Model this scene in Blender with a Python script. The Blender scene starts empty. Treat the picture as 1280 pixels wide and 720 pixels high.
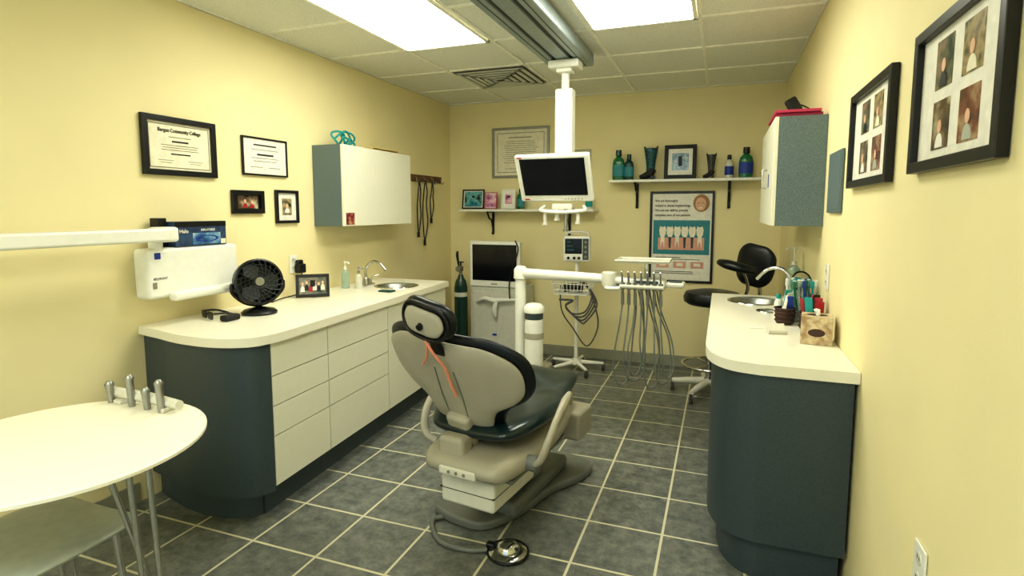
import bpy, bmesh, math, random
from mathutils import Vector, Matrix
random.seed(4)
scene = bpy.context.scene
col = scene.collection
PI = math.pi
R = math.radians
I4 = Matrix.Identity(4)
# ------------------------------------------------------------------ camera maths
H = 1.406; HC = 2.44; XL = -2.59; XR = 0.461; YB = 5.16; YF = -1.1
FPX = 702.0; PYC = 333.0; PITCH = R(5.77); YAW = R(20.44)
def at(px, py, ax, val):
    a = (px-640)/FPX; b = (PYC-py)/FPX
    cp, sp = math.cos(PITCH), math.sin(PITCH)
    v = cp+b*sp; w = b*cp-sp
    s, c = math.sin(YAW), math.cos(YAW)
    d = Vector((a*c-v*s, a*s+v*c, w))
    o = Vector((0, 0, H))
    k = {'x': 0, 'y': 1, 'z': 2}[ax]
    t = (val-o[k])/d[k]
    return o+d*t
def rect(wall, x0, x1, yt, yb):
    ax, val = {'L': ('x', XL), 'R': ('x', XR), 'B': ('y', YB)}[wall]
    xm = (x0+x1)/2; ym = (yt+yb)/2
    p0 = at(x0, ym, ax, val); p1 = at(x1, ym, ax, val)
    zt = at(xm, yt, ax, val).z; zb = at(xm, yb, ax, val).z
    c = (p0+p1)/2; c.z = (zt+zb)/2
    w = ((p1.x-p0.x)**2+(p1.y-p0.y)**2)**.5
    return c, w, zt-zb
def axes(x, y, z, o):
    m = Matrix.Identity(4)
    for i, v in enumerate((x, y, z)):
        for j in range(3): m[j][i] = v[j]
    for j in range(3): m[j][3] = o[j]
    return m
def WM(wall, c, off=0.002):
    if wall == 'L': return axes((0,1,0),(0,0,1),(1,0,0),(XL+off,c.y,c.z))
    if wall == 'R': return axes((0,-1,0),(0,0,1),(-1,0,0),(XR-off,c.y,c.z))
    return axes((1,0,0),(0,0,1),(0,-1,0),(c.x,YB-off,c.z))
def T(x, y, z): return Matrix.Translation((x, y, z))
def RX(a): return Matrix.Rotation(R(a), 4, 'X')
def RY(a): return Matrix.Rotation(R(a), 4, 'Y')
def RZ(a): return Matrix.Rotation(R(a), 4, 'Z')
# ------------------------------------------------------------------ mesh builder
def catmull(pts, n=6, closed=False):
    P = [Vector(p) for p in pts]; out = []; N = len(P)
    segs = N if closed else N-1
    for i in range(segs):
        if closed: p0, p1, p2, p3 = P[(i-1) % N], P[i], P[(i+1) % N], P[(i+2) % N]
        else: p0, p1, p2, p3 = P[max(i-1,0)], P[i], P[i+1], P[min(i+2,N-1)]
        for k in range(n):
            t = k/n
            out.append(.5*((2*p1)+(-p0+p2)*t+(2*p0-5*p1+4*p2-p3)*t*t+(-p0+3*p1-3*p2+p3)*t**3))
    if not closed: out.append(P[-1])
    return out
class MB:
    def __init__(s): s.bm = bmesh.new()
    def _merge(s, b, M=None):
        if M is not None: b.transform(M)
        me = bpy.data.meshes.new('tmp'); b.to_mesh(me); b.free()
        s.bm.from_mesh(me); bpy.data.meshes.remove(me); return s
    def box(s, c, size, bev=0, seg=2, M=None):
        b = bmesh.new(); bmesh.ops.create_cube(b, size=1)
        b.transform(Matrix.Diagonal((size[0], size[1], size[2], 1)))
        if bev > 0: bmesh.ops.bevel(b, geom=b.edges[:], offset=min(bev, min(size)*.49), segments=seg, profile=.5, affect='EDGES')
        b.transform(T(*c) if M is None else M @ T(*c))
        return s._merge(b)
    def bx(s, x0, x1, y0, y1, z0, z1, bev=0, seg=2, M=None):
        return s.box(((x0+x1)/2,(y0+y1)/2,(z0+z1)/2), (abs(x1-x0),abs(y1-y0),abs(z1-z0)), bev, seg, M)
    def cyl(s, p0, p1, r0, r1=None, n=24, M=None):
        p0 = Vector(p0); p1 = Vector(p1); r1 = r0 if r1 is None else r1
        d = p1-p0; b = bmesh.new()
        bmesh.ops.create_cone(b, cap_ends=True, segments=n, radius1=r0, radius2=r1, depth=d.length)
        q = d.to_track_quat('Z', 'Y').to_matrix().to_4x4()
        b.transform(T(*((p0+p1)/2)) @ q)
        return s._merge(b, M)
    def sph(s, c, r, M=None, n=20):
        if not hasattr(r, '__len__'): r = (r, r, r)
        b = bmesh.new(); bmesh.ops.create_uvsphere(b, u_segments=n, v_segments=max(8, n//2), radius=1)
        b.transform(T(*c) @ Matrix.Diagonal((r[0], r[1], r[2], 1)))
        return s._merge(b, M)
    def tube(s, pts, r, n=10, closed=False, smooth=0, M=None, flat=1.0):
        P = [Vector(p) for p in pts]
        if smooth: P = catmull(P, smooth, closed)
        N = len(P); b = bmesh.new(); rings = []
        rr = r if hasattr(r, '__len__') else None
        up = None
        for i in range(N):
            if closed: t = P[(i+1) % N]-P[(i-1) % N]
            else: t = P[min(i+1, N-1)]-P[max(i-1, 0)]
            if t.length < 1e-9: t = Vector((0,0,1))
            t.normalize()
            if up is None:
                up = Vector((0,0,1)) if abs(t.z) < .9 else Vector((1,0,0))
            up = (up-t*up.dot(t))
            if up.length < 1e-6: up = t.orthogonal()
            up.normalize(); sd = t.cross(up)
            if rr:
                f = i/max(1, N-1)*(len(rr)-1); k = min(int(f), len(rr)-2); ri = rr[k]+(rr[k+1]-rr[k])*(f-k)
            else: ri = r
            rings.append([b.verts.new(P[i]+(sd*math.cos(2*PI*j/n)+up*flat*math.sin(2*PI*j/n))*ri) for j in range(n)])
        for i in range(N if closed else N-1):
            A = rings[i]; B = rings[(i+1) % N]
            for j in range(n): b.faces.new((A[j], A[(j+1) % n], B[(j+1) % n], B[j]))
        if not closed: b.faces.new(rings[0][::-1]); b.faces.new(rings[-1])
        bmesh.ops.recalc_face_normals(b, faces=b.faces[:])
        return s._merge(b, M)
    def lathe(s, prof, c=(0,0,0), n=32, M=None):
        b = bmesh.new(); rings = []
        for r, z in prof:
            if r < 1e-5: rings.append([b.verts.new((0,0,z))])
            else: rings.append([b.verts.new((r*math.cos(2*PI*j/n), r*math.sin(2*PI*j/n), z)) for j in range(n)])
        for A, B in zip(rings, rings[1:]):
            for j in range(n):
                k = (j+1) % n
                if len(A) == 1 and len(B) == 1: continue
                if len(A) == 1: b.faces.new((A[0], B[j], B[k]))
                elif len(B) == 1: b.faces.new((A[j], A[k], B[0]))
                else: b.faces.new((A[j], A[k], B[k], B[j]))
        bmesh.ops.recalc_face_normals(b, faces=b.faces[:])
        b.transform(T(*c))
        return s._merge(b, M)
    def prism(s, pts, z0, z1, bev=0, M=None, seg=2):
        b = bmesh.new(); vs = [b.verts.new((p[0], p[1], z0)) for p in pts]
        f = b.faces.new(vs); r = bmesh.ops.extrude_face_region(b, geom=[f])
        top = [v for v in r['geom'] if isinstance(v, bmesh.types.BMVert)]
        for v in top: v.co.z = z1
        bmesh.ops.recalc_face_normals(b, faces=b.faces[:])
        if bev > 0:
            es = [e for e in b.edges if abs(e.verts[0].co.z-e.verts[1].co.z) < 1e-6]
            bmesh.ops.bevel(b, geom=es, offset=bev, segments=seg, profile=.5, affect='EDGES')
        return s._merge(b, M)
    def holed(s, outer, holes, z0, z1):
        b = bmesh.new(); es = []
        for loop in [outer]+holes:
            vs = [b.verts.new((p[0], p[1], z0)) for p in loop]
            for i in range(len(vs)): es.append(b.edges.new((vs[i], vs[(i+1) % len(vs)])))
        bmesh.ops.triangle_fill(b, use_beauty=True, use_dissolve=False, edges=es)
        r = bmesh.ops.extrude_face_region(b, geom=b.faces[:])
        for v in r['geom']:
            if isinstance(v, bmesh.types.BMVert): v.co.z = z1
        bmesh.ops.recalc_face_normals(b, faces=b.faces[:])
        return s._merge(b)
    def pad(s, rows, Tk, curve=None, M=None, nx=18, nz=22, pw=5, kb=1.0, kf=1.0, endf=.5):
        b = bmesh.new(); F = []; B = []
        zs = [q[0] for q in rows]; z0, z1 = zs[0], zs[-1]
        pc = catmull([(q[0], q[1], 0) for q in rows], 8)
        def hwf(z):
            for p, q in zip(pc, pc[1:]):
                if p.x <= z <= q.x+1e-9: return p.y+(q.y-p.y)*((z-p.x)/max(1e-9, q.x-p.x))
            return pc[-1].y
        for i in range(nz+1):
            v = -math.cos(PI*i/nz); z = z0+(z1-z0)*(v+1)/2
            hw = hwf(z)*(endf+(1-endf)*max(0, 1-abs(v)**8)**.5)
            fr = []; bk = []
            for j in range(nx+1):
                u = math.sin(PI/2*(-1+2*j/nx)); x = u*hw
                e = max(0, (1-abs(u)**pw)*(1-abs(v)**pw))**.5
                y0 = curve(x, z) if curve else 0
                a = b.verts.new((x, y0+Tk*e*kf, z)); fr.append(a)
                bk.append(a if e < 1e-6 else b.verts.new((x, y0-Tk*e*kb, z)))
            F.append(fr); B.append(bk)
        for G, fl in ((F, False), (B, True)):
            for i in range(nz):
                for j in range(nx):
                    q = [G[i][j], G[i][j+1], G[i+1][j+1], G[i+1][j]]
                    if fl: q = q[::-1]
                    try: b.faces.new(q)
                    except ValueError: pass
        bmesh.ops.remove_doubles(b, verts=b.verts[:], dist=1e-5)
        bmesh.ops.recalc_face_normals(b, faces=b.faces[:])
        return s._merge(b, M)
    def ring(s, c, Rr, r, M=None, n=32, m=8):
        pts = [(c[0]+Rr*math.cos(2*PI*i/n), c[1]+Rr*math.sin(2*PI*i/n), c[2]) for i in range(n)]
        return s.tube(pts, r, m, closed=True, M=M)
MATX = {}
def mkobj(name, mb, mat, sharp=50):
    me = bpy.data.meshes.new(name); mb.bm.to_mesh(me); mb.bm.free()
    for p in me.polygons: p.use_smooth = True
    me.set_sharp_from_angle(angle=R(sharp))
    me.materials.append(mat)
    o = bpy.data.objects.new(name, me); col.objects.link(o)
    if len(me.vertices) < 6000:
        w = o.modifiers.new('weighted_normal', 'WEIGHTED_NORMAL'); w.keep_sharp = True; w.weight = 80
    return o
def part(name, mb, mat, parent, w=False, label=None, kind=None):
    if w: mb.bm.transform(MATX[parent.name].inverted())
    o = mkobj(name, mb, mat); o.parent = parent; MATX[o.name] = MATX[parent.name]
    if label: o['label'] = label
    if kind: o['kind'] = kind
    return o
def thing(name, label, cat, loc=(0,0,0), rz=0, group=None, M=None):
    o = bpy.data.objects.new(name, None); col.objects.link(o); o.empty_display_size = .05
    if M is None: M = T(*loc) @ Matrix.Rotation(rz, 4, 'Z')
    o.location = M.to_translation(); o.rotation_euler = M.to_euler()
    MATX[o.name] = M.copy(); o['label'] = label; o['category'] = cat
    if group: o['group'] = group
    return o
def solo(name, mb, mat, label, cat, group=None, kind=None):
    vs = [v.co for v in mb.bm.verts]
    lo = [min(v[i] for v in vs) for i in range(3)]; hi = [max(v[i] for v in vs) for i in range(3)]
    c = Vector(((lo[0]+hi[0])/2, (lo[1]+hi[1])/2, lo[2]))
    mb.bm.transform(T(*(-c))); o = mkobj(name, mb, mat); o.location = c
    MATX[o.name] = T(*c)
    o['label'] = label; o['category'] = cat
    if group: o['group'] = group
    if kind: o['kind'] = kind
    return o
def struct(name, mb, mat):
    o = mkobj(name, mb, mat); o['kind'] = 'structure'; MATX[o.name] = I4.copy(); return o
def text(name, body, size, M, mat, parent, align='CENTER', ext=.0004, bold=0.0, sx=1.0):
    cu = bpy.data.curves.new('t', 'FONT'); cu.body = body; cu.size = size; cu.extrude = ext; cu.align_x = align; cu.offset = bold
    cu.resolution_u = 2
    ob = bpy.data.objects.new('t', cu); col.objects.link(ob)
    dg = bpy.context.evaluated_depsgraph_get(); dg.update()
    me = bpy.data.meshes.new_from_object(ob.evaluated_get(dg))
    bpy.data.objects.remove(ob); bpy.data.curves.remove(cu)
    me.transform(M @ Matrix.Diagonal((sx, 1, 1, 1))); me.materials.clear(); me.materials.append(mat)
    o = bpy.data.objects.new(name, me); me.name = name; col.objects.link(o); o.parent = parent
    MATX[o.name] = MATX[parent.name]; return o
# ------------------------------------------------------------------ materials
def lin(c):
    return tuple(((x/255)/12.92 if x/255 <= .04045 else (((x/255)+.055)/1.055)**2.4) for x in c)+(1,)
def mat(name, c, rough=.5, metal=0, var=.06, scale=30, bump=0, emis=None, trans=0, coat=0, c2=None, spec=None, bscale=None):
    m = bpy.data.materials.new(name); m.use_nodes = True; nt = m.node_tree; N = nt.nodes; L = nt.links
    bs = N['Principled BSDF']; tc = N.new('ShaderNodeTexCoord'); no = N.new('ShaderNodeTexNoise')
    no.inputs['Scale'].default_value = scale; no.inputs['Detail'].default_value = 4
    L.new(tc.outputs['Object'], no.inputs['Vector'])
    cr = N.new('ShaderNodeValToRGB'); L.new(no.outputs['Fac'], cr.inputs['Fac'])
    a = lin(c)
    if c2 is not None: b1, b2 = lin(c2), a
    else:
        b1 = tuple(x*(1-var) for x in a[:3])+(1,); b2 = tuple(min(1, x*(1+var)) for x in a[:3])+(1,)
    cr.color_ramp.elements[0].color = b1; cr.color_ramp.elements[1].color = b2
    cr.color_ramp.elements[0].position = .35; cr.color_ramp.elements[1].position = .65
    L.new(cr.outputs['Color'], bs.inputs['Base Color'])
    bs.inputs['Roughness'].default_value = rough; bs.inputs['Metallic'].default_value = metal
    if coat: bs.inputs['Coat Weight'].default_value = coat
    if trans: bs.inputs['Transmission Weight'].default_value = trans
    if spec is not None: bs.inputs['Specular IOR Level'].default_value = spec
    if bump:
        n2 = N.new('ShaderNodeTexNoise'); n2.inputs['Scale'].default_value = bscale or scale*4; L.new(tc.outputs['Object'], n2.inputs['Vector'])
        bp = N.new('ShaderNodeBump'); bp.inputs['Strength'].default_value = bump; bp.inputs['Distance'].default_value = .002
        L.new(n2.outputs['Fac'], bp.inputs['Height']); L.new(bp.outputs['Normal'], bs.inputs['Normal'])
    if emis:
        bs.inputs['Emission Color'].default_value = lin(emis[0]); bs.inputs['Emission Strength'].default_value = emis[1]
    return m
def photo_mat(name, cols, scale=9, seed=0):
    m = bpy.data.materials.new(name); m.use_nodes = True; nt = m.node_tree; N = nt.nodes; L = nt.links
    bs = N['Principled BSDF']; tc = N.new('ShaderNodeTexCoord'); mp = N.new('ShaderNodeMapping'); mp.inputs['Location'].default_value = (seed*3.1, seed*1.7, seed)
    no = N.new('ShaderNodeTexNoise'); no.inputs['Scale'].default_value = scale; no.inputs['Detail'].default_value = 3
    L.new(tc.outputs['Object'], mp.inputs['Vector']); L.new(mp.outputs['Vector'], no.inputs['Vector'])
    cr = N.new('ShaderNodeValToRGB'); L.new(no.outputs['Fac'], cr.inputs['Fac'])
    el = cr.color_ramp.elements
    while len(el) < len(cols): el.new(.5)
    for i, c in enumerate(cols):
        el[i].position = .3+.4*i/(len(cols)-1); el[i].color = lin(c)
    L.new(cr.outputs['Color'], bs.inputs['Base Color']); bs.inputs['Roughness'].default_value = .25
    return m
m_wall = mat('wall_paint', (238,226,178), .75, var=.02, scale=3, bump=.15, bscale=220)
m_base = mat('vinyl_baseboard', (150,149,130), .55)
m_dark = mat('dark_laminate', (70,82,86), .42, var=.0, scale=260, c2=(58,70,76))
m_side = mat('speckled_grey_laminate', (112,128,130), .45, scale=300, c2=(84,100,104))
m_cream = mat('cream_laminate', (232,230,212), .38, var=.01)
m_top = mat('cream_countertop', (244,240,222), .28, var=.02, scale=200)
m_white = mat('white_enamel', (238,238,228), .3, var=.02)
m_offw = mat('offwhite_plastic', (214,212,198), .38, var=.03)
m_tan = mat('tan_plastic', (170,165,148), .42, var=.04, scale=12)
m_tan2 = mat('grey_tan_metal', (112,115,108), .4, var=.04, scale=12)
m_black = mat('black_plastic', (16,18,20), .35)
m_blackm = mat('black_matte', (26,28,30), .6)
m_grille = mat('grille_wire', (62,66,66), .35, .5)
m_vinyl = mat('dark_green_vinyl', (14,38,42), .28, var=.15, scale=8, bump=.2, coat=.25)
m_vblack = mat('black_vinyl', (14,20,26), .35, var=.1, scale=10, bump=.15)
m_chrome = mat('chrome', (205,205,200), .15, 1)
m_steel = mat('brushed_steel', (160,162,158), .35, .9)
m_track = mat('track_aluminium', (158,170,174), .38, .35)
m_trackd = mat('track_dark', (40,46,48), .5)
m_vent = mat('vent_grey', (206,208,198), .45)
m_ventb = mat('vent_backing', (110,112,106), .8)  # mid grey plate behind the louvres
m_screen = mat('screen_glass', (14,16,24), .22, coat=.15)
m_gap = mat('gap_dark', (14,16,16), .8)
m_wood = mat('brown_wood', (112,76,44), .55, scale=14, c2=(84,54,30))
m_glassg = mat('green_liquid', (20,110,70), .15, coat=.6)
m_glassd = mat('dark_green_plastic', (10,66,62), .25)
m_teal = mat('teal_plastic', (24,150,150), .35)
m_bluebox = mat('blue_carton', (58,84,120), .4, scale=18, c2=(34,50,80))
m_red = mat('red_plastic', (170,34,46), .45)
m_pink = mat('pink_folder', (190,56,92), .5)
m_orange = mat('peach_cord', (238,156,130), .5)
m_green = mat('gas_cylinder_green', (18,58,50), .35, coat=.4)
m_paper = mat('paper', (236,230,204), .7)
m_ink = mat('ink', (50,48,44), .7)
m_greyink = mat('grey_ink', (140,134,116), .7)
m_silver = mat('silver_frame', (150,150,140), .4, .5)
m_marble = mat('marble_carton', (160,132,98), .5, scale=34, c2=(214,198,166))
m_caster = mat('caster_grey', (70,72,72), .5)
m_readout = mat('readout_teal', (30,96,98), .4)
m_clear = mat('clear_plastic', (200,226,220), .1, trans=.75)
m_hose = mat('grey_hose', (112,118,112), .45)
m_basket = mat('brown_basket', (64,40,30), .6, scale=60)
m_seatg = mat('grey_plastic_seat', (182,188,176), .35)
m_blue = mat('label_blue', (30,60,150), .5)
m_tealp = mat('teal_print', (50,134,144), .5)
m_skin = mat('skin_print', (222,178,146), .6)
m_hair = mat('hair_print', (160,120,80), .6)
m_pinkp = mat('pink_print', (216,164,146), .6)
m_wht = mat('white_print', (235,232,220), .6)
m_tooth = mat('tooth_print', (240,234,214), .5)
m_ctile = mat('ceiling_tile', (246,246,236), .85, scale=150, c2=(224,224,212), bump=.5, bscale=160)
m_cgrid = mat('ceiling_grid_metal', (248,246,232), .5)
def floor_mat():
    m = bpy.data.materials.new('slate_floor_tile'); m.use_nodes = True; nt = m.node_tree; N = nt.nodes; L = nt.links
    bs = N['Principled BSDF']; g = N.new('ShaderNodeNewGeometry'); mp = N.new('ShaderNodeMapping'); S = .3266
    mp.inputs['Location'].default_value = (.5225+S*20, -2.393+S*20, 0)
    L.new(g.outputs['Position'], mp.inputs['Vector'])
    br = N.new('ShaderNodeTexBrick'); br.offset = 0; br.squash = 1
    br.inputs['Scale'].default_value = 1; br.inputs['Brick Width'].default_value = S; br.inputs['Row Height'].default_value = S
    br.inputs['Mortar Size'].default_value = .0058; br.inputs['Mortar Smooth'].default_value = .15
    br.inputs['Color1'].default_value = (0,0,0,1); br.inputs['Color2'].default_value = (1,1,1,1); br.inputs['Mortar'].default_value = (0,0,0,1)
    L.new(mp.outputs['Vector'], br.inputs['Vector'])
    n1 = N.new('ShaderNodeTexNoise'); n1.inputs['Scale'].default_value = 15; n1.inputs['Detail'].default_value = 12; n1.inputs['Roughness'].default_value = .78
    L.new(g.outputs['Position'], n1.inputs['Vector'])
    cr = N.new('ShaderNodeValToRGB'); L.new(n1.outputs['Fac'], cr.inputs['Fac'])
    e = cr.color_ramp.elements; e[0].position = .34; e[0].color = lin((74,80,80)); e[1].position = .68; e[1].color = lin((142,144,134))
    hs = N.new('ShaderNodeMixRGB'); hs.blend_type = 'MULTIPLY'; hs.inputs['Fac'].default_value = .14
    L.new(cr.outputs['Color'], hs.inputs['Color1']); L.new(br.outputs['Color'], hs.inputs['Color2'])
    mx = N.new('ShaderNodeMixRGB'); L.new(br.outputs['Fac'], mx.inputs['Fac']); L.new(hs.outputs['Color'], mx.inputs['Color1'])
    mx.inputs['Color2'].default_value = lin((210,205,176)); L.new(mx.outputs['Color'], bs.inputs['Base Color'])
    bs.inputs['Roughness'].default_value = .45
    bp = N.new('ShaderNodeBump'); bp.inputs['Strength'].default_value = .3; bp.inputs['Distance'].default_value = .004
    sb = N.new('ShaderNodeMath'); sb.operation = 'SUBTRACT'; L.new(n1.outputs['Fac'], sb.inputs[0]); L.new(br.outputs['Fac'], sb.inputs[1])
    L.new(sb.outputs[0], bp.inputs['Height']); L.new(bp.outputs['Normal'], bs.inputs['Normal'])
    return m
m_floor = floor_mat()
m_light = mat('light_diffuser', (250,250,240), .5, emis=((252,252,234), 10.8))
# ------------------------------------------------------------------ room
struct('floor', MB().bx(XL-.1, XR+.1, YF-.1, YB+.1, -.1, 0), m_floor)
struct('wall_left', MB().bx(XL-.1, XL, YF, YB, 0, HC), m_wall)
struct('wall_right', MB().bx(XR, XR+.1, YF, YB, 0, HC), m_wall)
struct('wall_back', MB().bx(XL-.1, XR+.1, YB, YB+.1, 0, HC), m_wall)
struct('wall_front', MB().bx(XL-.1, -2.0, YF-.1, YF, 0, HC).bx(.35, XR+.1, YF-.1, YF, 0, HC).bx(-2.0, .35, YF-.1, YF, 2.2, HC), m_wall)  # wide opening added so world light fills the room from behind
ceil = struct('ceiling', MB().bx(XL-.1, XR+.1, YF-.1, YB+.1, HC+.012, HC+.1), m_ctile)
g = MB()
S = .61
xs = [XR-S*i for i in range(0, 6)]
ys = []
y = YB
while y > YF: ys.append(y); y -= S
for x in xs: g.bx(max(XL, x-.010), min(XR, x+.010), YF, YB, HC+.002, HC+.013)
for y in ys: g.bx(XL, XR, max(YF, y-.010), min(YB, y+.010), HC+.003, HC+.013)
gr = mkobj('ceiling_grid', g, m_cgrid); gr.parent = ceil
for nm, a in (('left', (XL, XL+.008, YF, 1.80)), ('right', (XR-.008, XR, YF, 2.16)), ('back', (XL+.012, XR-.012, YB-.008, YB))):
    struct('baseboard_'+nm, MB().bx(*a, .0, .1, .003), m_base)
# lights
def troffer(x0, y1, label, length=2*S):
    t = thing('ceiling_light', label, 'ceiling light', (x0+S/2, y1-length/2, HC-.006), group='fluorescent ceiling panels')
    m = MB(); hx = S/2-.013; hy = length/2-.013
    m.bx(-hx, -hx+.02, -hy, hy, -.003, .012).bx(hx-.02, hx, -hy, hy, -.003, .012).bx(-hx, hx, -hy, -hy+.02, -.003, .012).bx(-hx, hx, hy-.02, hy, -.003, .012)
    part('frame', m, m_cgrid, t)
    part('diffuser', MB().bx(-hx+.02, hx-.02, -hy+.02, hy-.02, .002, .008), m_light, t)
yl = YB-3*S
troffer(XL+S, yl, 'fluorescent ceiling panel on the left of the grey ceiling track')
troffer(XR-2*S, yl, 'fluorescent ceiling panel on the right of the grey ceiling track')
troffer(XL+S, yl-5*S, 'added unseen fill light ceiling panel near the doorway, left'); troffer(XR-2*S, yl-5*S, 'added unseen fill light ceiling panel near the doorway, right')  # unseen pair at the doorway end, added as fill light
# vent
vx, vy = XL+1.5*S, YB-1.5*S
t = thing('ceiling_vent', 'square louvred grey metal air vent in the ceiling grid', 'vent', (vx, vy, HC-.006))
m = MB()
for k in range(5):
    h = .275-.052*k; z = -.001-.003*k
    for sx, sy in ((1,0),(-1,0),(0,1),(0,-1)):
        if sx: m.box((sx*(h-.016), 0, z), (.034, 2*h, .004))
        else: m.box((0, sy*(h-.016), z), (2*h, .034, .004))
part('louvre', m, m_vent, t); part('backing', MB().bx(-.28,.28,-.28,.28,.006,.010), m_ventb, t)
# ------------------------------------------------------------------ ceiling track + monitor
t = thing('ceiling_track', 'long ridged grey metal equipment track on the ceiling', 'ceiling track', (-.985, 1.6, 2.36))
pr = [(-.14,.078),(-.143,.02),(-.140,.006),(-.132,.0),(-.07,.0),(-.066,.014),(-.045,.014),(-.041,0),(.041,0),(.045,.014),(.066,.014),(.07,.0),(.132,.0),(.140,.006),(.143,.02),(.14,.078)]
FM = axes((1,0,0),(0,0,1),(0,1,0),(0,0,0))
part('rail', MB().prism(pr, -1.9, 2.2, M=FM), m_track, t)
for x in (-.0555, .0555): part('groove', MB().bx(x-.0095, x+.0095, -1.9, 2.202, .008, .0135), m_trackd, t)
for x in (-.098, .098): part('pinstripe', MB().bx(x-.0025, x+.0025, -1.9, 2.202, -.0015, .0005), m_trackd, t)
part('end_cap', MB().prism([(p[0]*1.03, p[1]) for p in pr], 2.2, 2.212, M=FM), m_track, t)
MY = 3.62
t = thing('ceiling_monitor', 'white flat screen monitor hanging from the ceiling track on a column', 'monitor', (-.98, MY, 1.48))
part('carriage', MB().bx(-.10,.10,-.07,.07,.825,.878,.012).bx(-.05,.05,-.05,.05,.80,.826,.008), m_white, t)
part('drop_tube', MB().cyl((0,0,.64),(0,0,.805),.026), m_white, t)
part('column', MB().bx(-.058,.058,-.045,.045,.25,.70,.010), m_white, t)
part('swivel', MB().cyl((0,0,.2),(0,0,.27),.04).bx(-.045,.045,-.05,.03,.10,.22,.01), m_offw, t)
Ms = T(-.04,-.10,.13) @ RX(30)
bez = part('monitor_housing', MB().box((0,0,0),(.49,.04,.33),.012,3,Ms), m_white, t)
part('screen', MB().box((0,-.021,.014),(.425,.004,.26),.001,1,Ms), m_screen, bez)
part('emblem', MB().box((-.20,-.0215,-.145),(.03,.003,.008),0,1,Ms), m_red, bez)
part('emblem', MB().box((-.21,-.0215,.153),(.03,.003,.008),0,1,Ms), m_red, bez)
for k in range(6): part('button', MB().box((.06+k*.022,-.0215,-.142),(.008,.003,.005),0,1,Ms), m_greyink, bez)
m = MB().tube([(-.13,-.0,-.05),(-.15,-.05,-.075),(-.10,-.09,-.085),(.0,-.1,-.09),(.10,-.09,-.085),(.15,-.05,-.075),(.13,-.0,-.05)], .012, 10, smooth=5)
part('handle', m, m_white, t)
m = MB().box((0,-.03,-.06),(.14,.08,.05),.012); part('control_head', m, m_offw, t)
for x, ln, r_ in ((-.11,.09,.012),(-.03,.06,.014),(.03,.13,.012),(.11,.08,.012)):
    part('fitting', MB().cyl((x,-.07,-.07),(x,-.07,-.07-ln),r_).cyl((x,-.07,-.07-ln),(x,-.07,-.085-ln),r_*1.5), m_offw if ln < .1 else m_steel, t)
# ------------------------------------------------------------------ picture frames
def frame_mesh(w, h, fw, fd):
    m = MB()
    m.bx(-w/2, w/2, h/2-fw, h/2, 0, fd, .002).bx(-w/2, w/2, -h/2, -h/2+fw, 0, fd, .002)
    m.bx(-w/2, -w/2+fw, -h/2+fw*.9, h/2-fw*.9, 0, fd, .002).bx(w/2-fw, w/2, -h/2+fw*.9, h/2-fw*.9, 0, fd, .002)
    return m
def picture(label, M, w, h, fw=.018, fd=.018, fm=None, bm_=None, pics=(), group=None, name='picture_frame', cat='picture'):
    t = thing(name, label, cat, M=M, group=group)
    part('frame', frame_mesh(w, h, fw, fd), fm or m_black, t)
    part('mat_board', MB().bx(-w/2+fw*.6, w/2-fw*.6, -h/2+fw*.6, h/2-fw*.6, .001, .006), bm_ or m_paper, t)
    for (x, y, pw_, ph, pm) in pics:
        part('photo', MB().bx(x-pw_/2, x+pw_/2, y-ph/2, y+ph/2, .0055, .0075), pm, t)
    return t
def lines(t, rows, mat_=None, z=.0078):
    m = MB()
    for (x, y, w, h) in rows: m.bx(x-w/2, x+w/2, y-h/2, y+h/2, z-.002, z)
    part('text_lines', m, mat_ or m_greyink, t)
GL = 'framed pictures on the left wall'
c, w, h = rect('L', 175, 267, 148, 220)
t = picture('large black framed college diploma on the left wall', WM('L', c), w, h, .028, .02, m_black, m_paper, group=GL)
part('mount_border', frame_mesh(w-.075, h-.075, .004, .008), m_greyink, t)
text('lettering', 'Bergen Community College', .026, T(0, h*.24, .008), m_ink, t, sx=.82, bold=.0004)
lines(t, [(0, h*.16, w*.3, .003), (0, h*.02, w*.5, .0025), (0, -h*.02, w*.46, .0025), (0, -h*.06, w*.5, .0025), (-w*.2, -h*.24, w*.2, .002), (w*.2, -h*.24, w*.2, .002), (-w*.2,-h*.28,w*.14,.002), (w*.2,-h*.28,w*.14,.002)])
lines(t, [(0, h*.085, w*.22, .008), (0, -h*.13, w*.26, .006)], m_ink)
c, w, h = rect('L', 301, 357, 173, 220)
t = picture('thin black framed white certificate left of the wall cabinet', WM('L', c), w, h, .010, .014, m_black, m_wht, group=GL)
lines(t, [(0, h*.3, w*.5, .008), (0, h*.05, w*.36, .010)], m_ink)
lines(t, [(0, h*.18, w*.6, .003), (0, -.04*h, w*.6, .003), (0, -.12*h, w*.5, .003), (-w*.2, -h*.28, w*.25, .003), (w*.2, -h*.28, w*.25, .003)])
ph1 = photo_mat('family_photo', [(30,34,40),(150,60,60),(190,160,130)], 22, 1)
ph2 = photo_mat('portrait_photo', [(40,60,44),(180,160,120),(60,70,80)], 20, 2)
ph3 = photo_mat('beach_photo', [(40,120,140),(120,190,190),(40,60,60)], 12, 3)
ph4 = photo_mat('dark_photo', [(30,34,36),(110,90,70),(200,190,160)], 16, 4)
ph5 = photo_mat('purple_photo', [(130,50,110),(220,160,190),(240,220,220)], 16, 5)
ph6 = photo_mat('blue_photo', [(40,70,120),(110,150,170),(200,200,180)], 26, 6)
ph7 = photo_mat('green_photo', [(40,60,50),(110,110,90),(170,140,120)], 18, 7)
ph8 = photo_mat('brown_photo', [(50,34,34),(130,80,66),(190,165,130)], 18, 8)
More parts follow.
